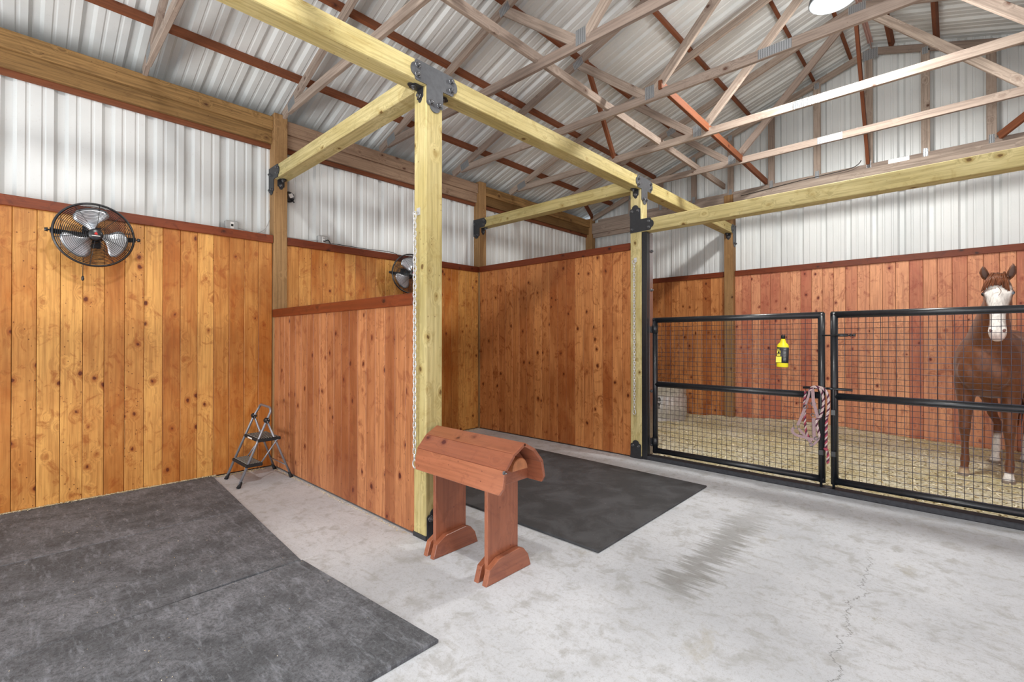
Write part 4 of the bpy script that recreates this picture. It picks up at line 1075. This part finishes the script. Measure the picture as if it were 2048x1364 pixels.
# ------------------------------------------------------------ water tank in the stall
def text_mesh(body, size, mat, parent, Mx, bold=True):
    cu = bpy.data.curves.new('txt', 'FONT'); cu.body = body; cu.size = size; cu.extrude = .0008; cu.align_x = 'RIGHT'
    cu.offset = .0035 * size / .1 if bold else 0
    o = bpy.data.objects.new('txt', cu); COL.objects.link(o); dg = bpy.context.evaluated_depsgraph_get(); me = bpy.data.meshes.new_from_object(o.evaluated_get(dg))
    bpy.data.objects.remove(o); p = bpy.data.objects.new('lettering', me); COL.objects.link(p); me.materials.clear(); me.materials.append(mat); p.parent = parent; p.matrix_basis = Mx; return p
def tank():
    cx, cy = 1.56, 7.80; t = empty('stock_tank', (cx, cy, .05)); tag(t, 'round galvanised stock tank in the far corner behind the left gate', 'tank')
    rad = .66; m = MB(); n = 160; rows = []
    prof = [(.985, 0), (1.0, .02), (1.0, .05), (.985, .075), (1, .10), (1, .40), (.985, .425), (1, .45), (1, .54), (1.02, .555), (1.03, .57), (1.02, .582), (1.0, .575), (.985, .54), (.98, .05)]
    for k, (s, z) in enumerate(prof):
        row = []
        for i in range(n):
            a = 2 * math.pi * i / n; c = 1 if .09 < z < .41 and k < 8 else 0
            q = s + .012 * c * math.cos(a * 40); row.append(m.bm.verts.new((rad * q * math.cos(a), rad * q * .8 * math.sin(a), z)))
        rows.append(row)
    for a, b in zip(rows, rows[1:]):
        for i in range(n): fc = m.bm.faces.new((a[i], a[(i + 1) % n], b[(i + 1) % n], b[i])); fc.smooth = True
    m.bm.faces.new(rows[-1]); m.build('shell', M['galv'], t)
    d = Vector((5.40 - 1.62, .365 - 7.3, 0)).normalized(); xd = Vector((-d.y, d.x, 0))
    # lettering follows the front of the shell
    a = R(-48)
    pos = Vector((rad * 1.02 * math.cos(a), rad * .8 * 1.02 * math.sin(a), .355)); nrm = Vector((math.cos(a) * .8, math.sin(a), 0)).normalized(); xd = Vector((0, 0, 1)).cross(nrm)
    if xd.x < 0: xd = -xd
    text_mesh('en', .115, M['ink'], t, MX(pos + nrm * .004, xd, (0, 0, 1)))
    text_mesh('RY', .085, M['ink'], t, MX(pos + nrm * .004 + Vector((0, 0, -.085)), xd, (0, 0, 1)))
    m = MB(); m.box((-.13, 0, 0), (-.01, .014, .002)); m.build('lettering', M['ink'], t, M=MX(pos + nrm * .004 + Vector((0, 0, -.115)), xd, (0, 0, 1)))
tank()
o = MB().box((0, 0, 0), (.06, .012, .001)).bm.free()

# ------------------------------------------------------------ horse
def horse():
    Fm = Vector((5.618, 6.66, 0)); S = Vector((.184, .983, 0)); T = Vector((.983, -.184, 0))
    Wp = lambda s, t_, z: Fm + S * s + T * t_ + Vector((0, 0, z))
    m = MB()
    def loft(secs, n=20):
        """secs: (centre, side axis, up axis, half width, half height)"""
        rings = []
        for c, u, v, a, b in secs:
            rings.append([m.bm.verts.new(c + u * a * math.cos(2 * math.pi * k / n) + v * b * math.sin(2 * math.pi * k / n)) for k in range(n)])
        for p, q in zip(rings, rings[1:]):
            for k in range(n): m.bm.faces.new((p[k], p[(k + 1) % n], q[(k + 1) % n], q[k]))
        m.bm.faces.new(rings[0][::-1]); m.bm.faces.new(rings[-1])
    Z = Vector((0, 0, 1))
    def interp(keys, k=5):
        out = []
        for i in range(len(keys) - 1):
            for j in range(k):
                q = j / k; q = q; out.append([a * (1 - q) + b * q if not isinstance(a, Vector) else a.lerp(b, q) for a, b in zip(keys[i], keys[i + 1])])
        out.append(keys[-1]); return out
    body = [(-.20, 1.16, .05, .07), (-.17, 1.15, .12, .15), (-.10, 1.13, .19, .24), (.02, 1.14, .235, .31), (.22, 1.15, .265, .345), (.5, 1.12, .315, .335), (.8, 1.12, .31, .325), (1.05, 1.17, .29, .315), (1.28, 1.2, .23, .26), (1.4, 1.2, .13, .16), (1.44, 1.2, .05, .07)]
    loft([(Wp(s, 0, z), T, Z, a, b) for s, z, a, b in body], 28)
    # neck (curves over to the turned head)
    nk = [(Wp(.18, 0, 1.22), T, Z, .20, .28), (Wp(.02, .01, 1.36), T, (Z * .8 - S * -.6).normalized(), .165, .22), (Vector((5.65, 6.52, 1.56)), T, (Z * .55 + S * .8).normalized(), .115, .185), (Vector((5.675, 6.40, 1.72)), T, (Z * .5 + S * .85).normalized(), .085, .14), (Vector((5.685, 6.33, 1.83)), T, (Z * .5 + S * .85).normalized(), .07, .10)]
    loft(interp(nk, 4), 24)
    # head
    X = Vector((1, -.05, 0)).normalized(); P0 = Vector((5.685, 6.34, 1.895)); P1 = Vector((5.667, 6.065, 1.385)); ax = (P1 - P0).normalized(); D = X.cross(ax).normalized()
    if D.y > 0: D = -D         # D points out of the forehead toward the viewer
    hd = [(-.05, .03, .03, 0), (-.02, .062, .055, 0), (.05, .080, .075, -.005), (.14, .092, .095, -.012), (.22, .097, .105, -.018), (.32, .086, .105, -.02), (.45, .066, .085, -.008), (.6, .052, .066, 0), (.72, .050, .058, 0), (.84, .058, .056, 0), (.93, .057, .052, -.002), (.99, .046, .042, -.008), (1.03, .028, .026, -.012)]
    Ln = (P1 - P0).length
    loft(interp([(P0 + ax * Ln * q + D * off, X, D, a, b) for q, a, b, off in hd], 3), 24)
    # brow ridges, cheeks, nostril swells
    def ball(c, rx, ry, rz, u=X, v=D, w_=None):
        w_ = ax if w_ is None else w_
        rings = []
        loft([(c + w_ * rz * math.cos(math.pi * (i + .5) / 10) * -1, u, v, rx * math.sin(math.pi * (i + .5) / 10), ry * math.sin(math.pi * (i + .5) / 10)) for i in range(10)], 16)
    for s in (-1, 1):
        ball(P0 + ax * Ln * .27 + X * s * .078 + D * .045, .026, .028, .034)
        ball(P0 + ax * Ln * .38 + X * s * .052 - D * .035, .038, .062, .085)
        ball(P0 + ax * Ln * .90 + X * s * .038 + D * .030, .022, .020, .034)
        # ears: cupped leaves
        base = P0 + ax * Ln * -.02 + X * s * .062 - D * .01; tip = base + Vector((s * .030, -.005, .150)); e = (tip - base)
        el = []
        for i in range(9):
            q = i / 8; wd = .034 * (math.sin(math.pi * (.18 + .82 * q)) ** .8 if q < 1 else 0) + .002; el.append((base + e * (q * 1.0) + X * s * .010 * math.sin(math.pi * q), X, D, max(.004, wd), max(.004, wd * .55)))
        loft(el, 14)
    # legs
    def leg(keys): loft(interp([(Wp(s, t_, z), T, S, a, b) for s, t_, z, a, b in keys], 4), 18)
    for sg, tt in ((-1, -.150), (1, .150)):
        leg([(.08, tt * .95, 1.12, .085, .15), (.08, tt * 1.02, .98, .088, .135), (.07, tt * 1.02, .84, .072, .095), (.04, tt, .70, .056, .068), (.02, tt, .60, .046, .050), (.0, tt, .53, .048, .048), (.01, tt, .47, .038, .040), (.015, tt, .38, .029, .036), (.015, tt, .27, .030, .038), (.01, tt, .215, .038, .044), (-.01, tt, .16, .031, .034), (-.03, tt, .115, .038, .042), (-.04, tt, .09, .046, .052), (-.05, tt, .05, .054, .062), (-.055, tt, .02, .060, .070)])
    for s0, tt in ((.83, -.07), (1.12, .12)):
        tp = -.17 if tt < 0 else .17
        leg([(1.12, tp, 1.12, .13, .22), (1.05, tp, .95, .12, .19), (s0 + .17, tp * .9, .80, .085, .12), (s0 + .24, (tp + tt) / 2, .66, .052, .075), (s0 + .27, (tp + tt) / 2, .56, .042, .062), (s0 + .23, tt, .47, .036, .048), (s0 + .16, tt, .32, .032, .038), (s0 + .12, tt, .21, .038, .044), (s0 + .08, tt, .15, .033, .036), (s0 + .05, tt, .10, .044, .050), (s0 + .03, tt, .05, .054, .060), (s0 + .02, tt, .02, .058, .066)])
    # pectoral muscles
    for s in (-1, 1): ball(Wp(-.12, s * .085, 1.08), .095, .075, .15, T, S * -1, Z)
    bmesh.ops.recalc_face_normals(m.bm, faces=m.bm.faces)
    me = bpy.data.meshes.new('raw'); m.bm.to_mesh(me); m.bm.free(); tmp = bpy.data.objects.new('tmp', me); COL.objects.link(tmp)
    r = tmp.modifiers.new('r', 'REMESH'); r.mode = 'VOXEL'; r.voxel_size = .011; s_ = tmp.modifiers.new('s', 'SMOOTH'); s_.iterations = 7; s_.factor = .6
    dg = bpy.context.evaluated_depsgraph_get(); me2 = bpy.data.meshes.new_from_object(tmp.evaluated_get(dg)); bpy.data.objects.remove(tmp)
    for p in me2.polygons: p.use_smooth = True
    # coat colours: real markings of the animal
    coat = Vector(srgb(112, 64, 34)[:3]); dk = Vector(srgb(84, 46, 28)[:3]); wh = Vector(srgb(232, 228, 222)[:3]); hoof = Vector(srgb(132, 118, 106)[:3]); pk = Vector(srgb(214, 182, 172)[:3])
    ca = me2.color_attributes.new('coat', 'FLOAT_COLOR', 'POINT'); inv = lambda p: (p - P0)
    for i, v in enumerate(me2.vertices):
        p = v.co; c = coat.copy(); rel = p - P0; q = rel.dot(ax) / Ln; d_ = rel.dot(D); xl = rel.dot(X)
        nz = noise.noise(p * 9) * .5
        if p.y < 6.36 and -.15 < q < 1.15 and abs(xl) < .14 and p.z > 1.3:
            half = .088 if q < .3 else (.088 - (q - .3) * .14 if q < .55 else .053)
            k = max(0, min(1, (half - abs(xl)) / .012)) * max(0, min(1, (d_ + .005 + .03 * (q > .7)) / .02)) * max(0, min(1, (q - .13 + nz * .03) / .03))
            if q > .80: k = max(k, min(1, (q - .80) / .05))
            c = c.lerp(wh, k)
            if q > .9 : c = c.lerp(pk, min(1, (q - .9) / .1) * .7)
            if q < .06 and p.z > 1.93: c = c.lerp(dk, .6)
        sl = (p - Fm).dot(S); tl = (p - Fm).dot(T)
        if p.z < .6:
            c = c.lerp(dk, .25)
            if sl > .5:
                k = max(0, min(1, (.36 - p.z + nz * .05) / .03)); c = c.lerp(wh, k)
            elif tl > 0:
                k = max(0, min(1, (.17 - p.z + nz * .04) / .02)); c = c.lerp(wh, k)
            else:
                k = max(0, min(1, (.15 - p.z + nz * .04) / .03)); c = c.lerp(Vector(srgb(186, 160, 130)[:3]), k)
            if p.z < .10: c = c.lerp(hoof, min(1, (.10 - p.z) / .01))
        ca.data[i].color = (c.x, c.y, c.z, 1)
    t = NT('chestnut_coat'); at = t.n('ShaderNodeVertexColor'); at.layer_name = 'coat'
    f_ = t.noise(t.scale(t.obj(), (60, 60, 18)), 1, 4, .6); t.col(t.mix(t.math('MULTIPLY', t.ss(f_, .4, .7), .3), at.outputs[0], srgb(60, 34, 20), 'MULTIPLY'))
    t.rough(.48); t.b.inputs['Specular IOR Level'].default_value = .4; t.b.inputs['Sheen Weight'].default_value = .15; t.bump(f_, .15, .003)
    root = bpy.data.objects.new('horse', me2); COL.objects.link(root); me2.materials.clear(); me2.materials.append(t.m)
    tag(root, 'chestnut horse with a wide white blaze looking over the right gate', 'horse')
    hair = wood('horse_hair', srgb(92, 48, 26), srgb(142, 84, 48), srgb(70, 34, 20), axis=2, knotd=0, knots=0, grain=.7, rough=.5)
    eye = plain('dark_eye', srgb(22, 18, 18), .08, 0, .8); blue = plain('pale_blue_eye', srgb(96, 108, 120), .2, 0, .8)
    for s in (-1, 1):
        c = P0 + ax * Ln * .285 + X * s * .088 + D * .050
        e_ = MB().lathe([(0, -.016), (.010, -.013), (.016, 0), (.010, .013), (0, .016)], 16, M=Matrix.Translation(c)).build('eye', blue if s > 0 else eye, root)
        MB().lathe([(0, -.007), (.006, -.004), (.006, .004), (0, .007)], 10, M=Matrix.Translation(c + X * s * .009 + D * .009)).build('pupil', eye, e_)
        n_ = P0 + ax * Ln * .915 + X * s * .040 + D * .046
        MB().lathe([(0, -.016), (.008, -.010), (.011, 0), (.008, .010), (0, .016)], 12, M=Matrix.Translation(n_) @ Matrix.Rotation(s * R(20), 4, 'Y') @ Matrix.Scale(.5, 4, (0, 1, 0))).build('nostril', plain('nostril_shadow_pink', srgb(120, 84, 80), .6), root)
        # ear linings
        base = P0 + X * s * .066 + D * .014; mm = MB()
        mm.lathe([(0, 0), (.014, .03), (.017, .065), (.010, .105), (0, .128)], 14, M=Matrix.Translation(base + Vector((s * .004, -.004, .005))) @ Matrix.Rotation(s * R(13), 4, 'Y') @ Matrix.Scale(.35, 4, (0, 1, 0)))
        mm.build('ear_lining', plain('ear_lining', srgb(84, 62, 54), .8), root)
    # forelock: many tapering locks fanning from the poll
    random.seed(9); m = MB()
    for i in range(170):
        s = random.uniform(-1, 1); st = P0 + ax * Ln * random.uniform(-.09, -.02) + X * s * .045 + D * random.uniform(.02, .06)
        ln = random.uniform(.13, .19) * Ln + abs(s) ** 1.5 * .055
        e = P0 + ax * (ln) + X * (s * .085 - .018 + random.uniform(-.012, .012)) + D * (.098 - .030 * abs(s) ** 2)
        mid = st.lerp(e, .5) + D * .034
        m.tube(smooth_pts([st, mid, e], 5), [.006, .007, .007, .007, .0065, .006, .0055, .005, .004, .003, .0012][:11], 5)
    for pts in (((-.01, .25), (-.06, .27), (-.08, .32)), ((.0, .22), (.02, .3), (.005, .38))):
        m.tube(smooth_pts([P0 + ax * Ln * q + X * x + D * .106 for x, q in pts], 5), .0018, 5)
    m.build('forelock', hair, root)
    m = MB()
    for i in range(110):
        q = i / 110; c = Wp(.25, 0, 1.60).lerp(Vector((5.69, 6.42, 1.94)), q) + Vector((random.uniform(-.02, .02), 0, 0)); c.z += .02 * math.sin(math.pi * q)
        e = c + T * random.uniform(.03, .07) + Vector((0, .03, -random.uniform(.10, .2)))
        m.tube(smooth_pts([c - T * .02, c + T * .03 + Z * .015, e], 4), [.010] * 5 + [.008, .006, .004, .001], 5)
    m.build('mane', hair, root)
    m = MB()
    for i in range(60):
        a = random.random() * 6.28; r_ = random.uniform(0, .05); st = Wp(1.42, 0, 1.32) + T * .02 * math.cos(a); e = Wp(1.56, 0, random.uniform(.35, .6)) + T * r_ * math.cos(a) + S * r_ * math.sin(a)
        m.tube(smooth_pts([st, st.lerp(e, .35) + S * .10 + T * r_ * math.cos(a), e], 6), [.012] * 9 + [.009, .006, .004, .001], 5)
    m.build('tail', hair, root)
horse()
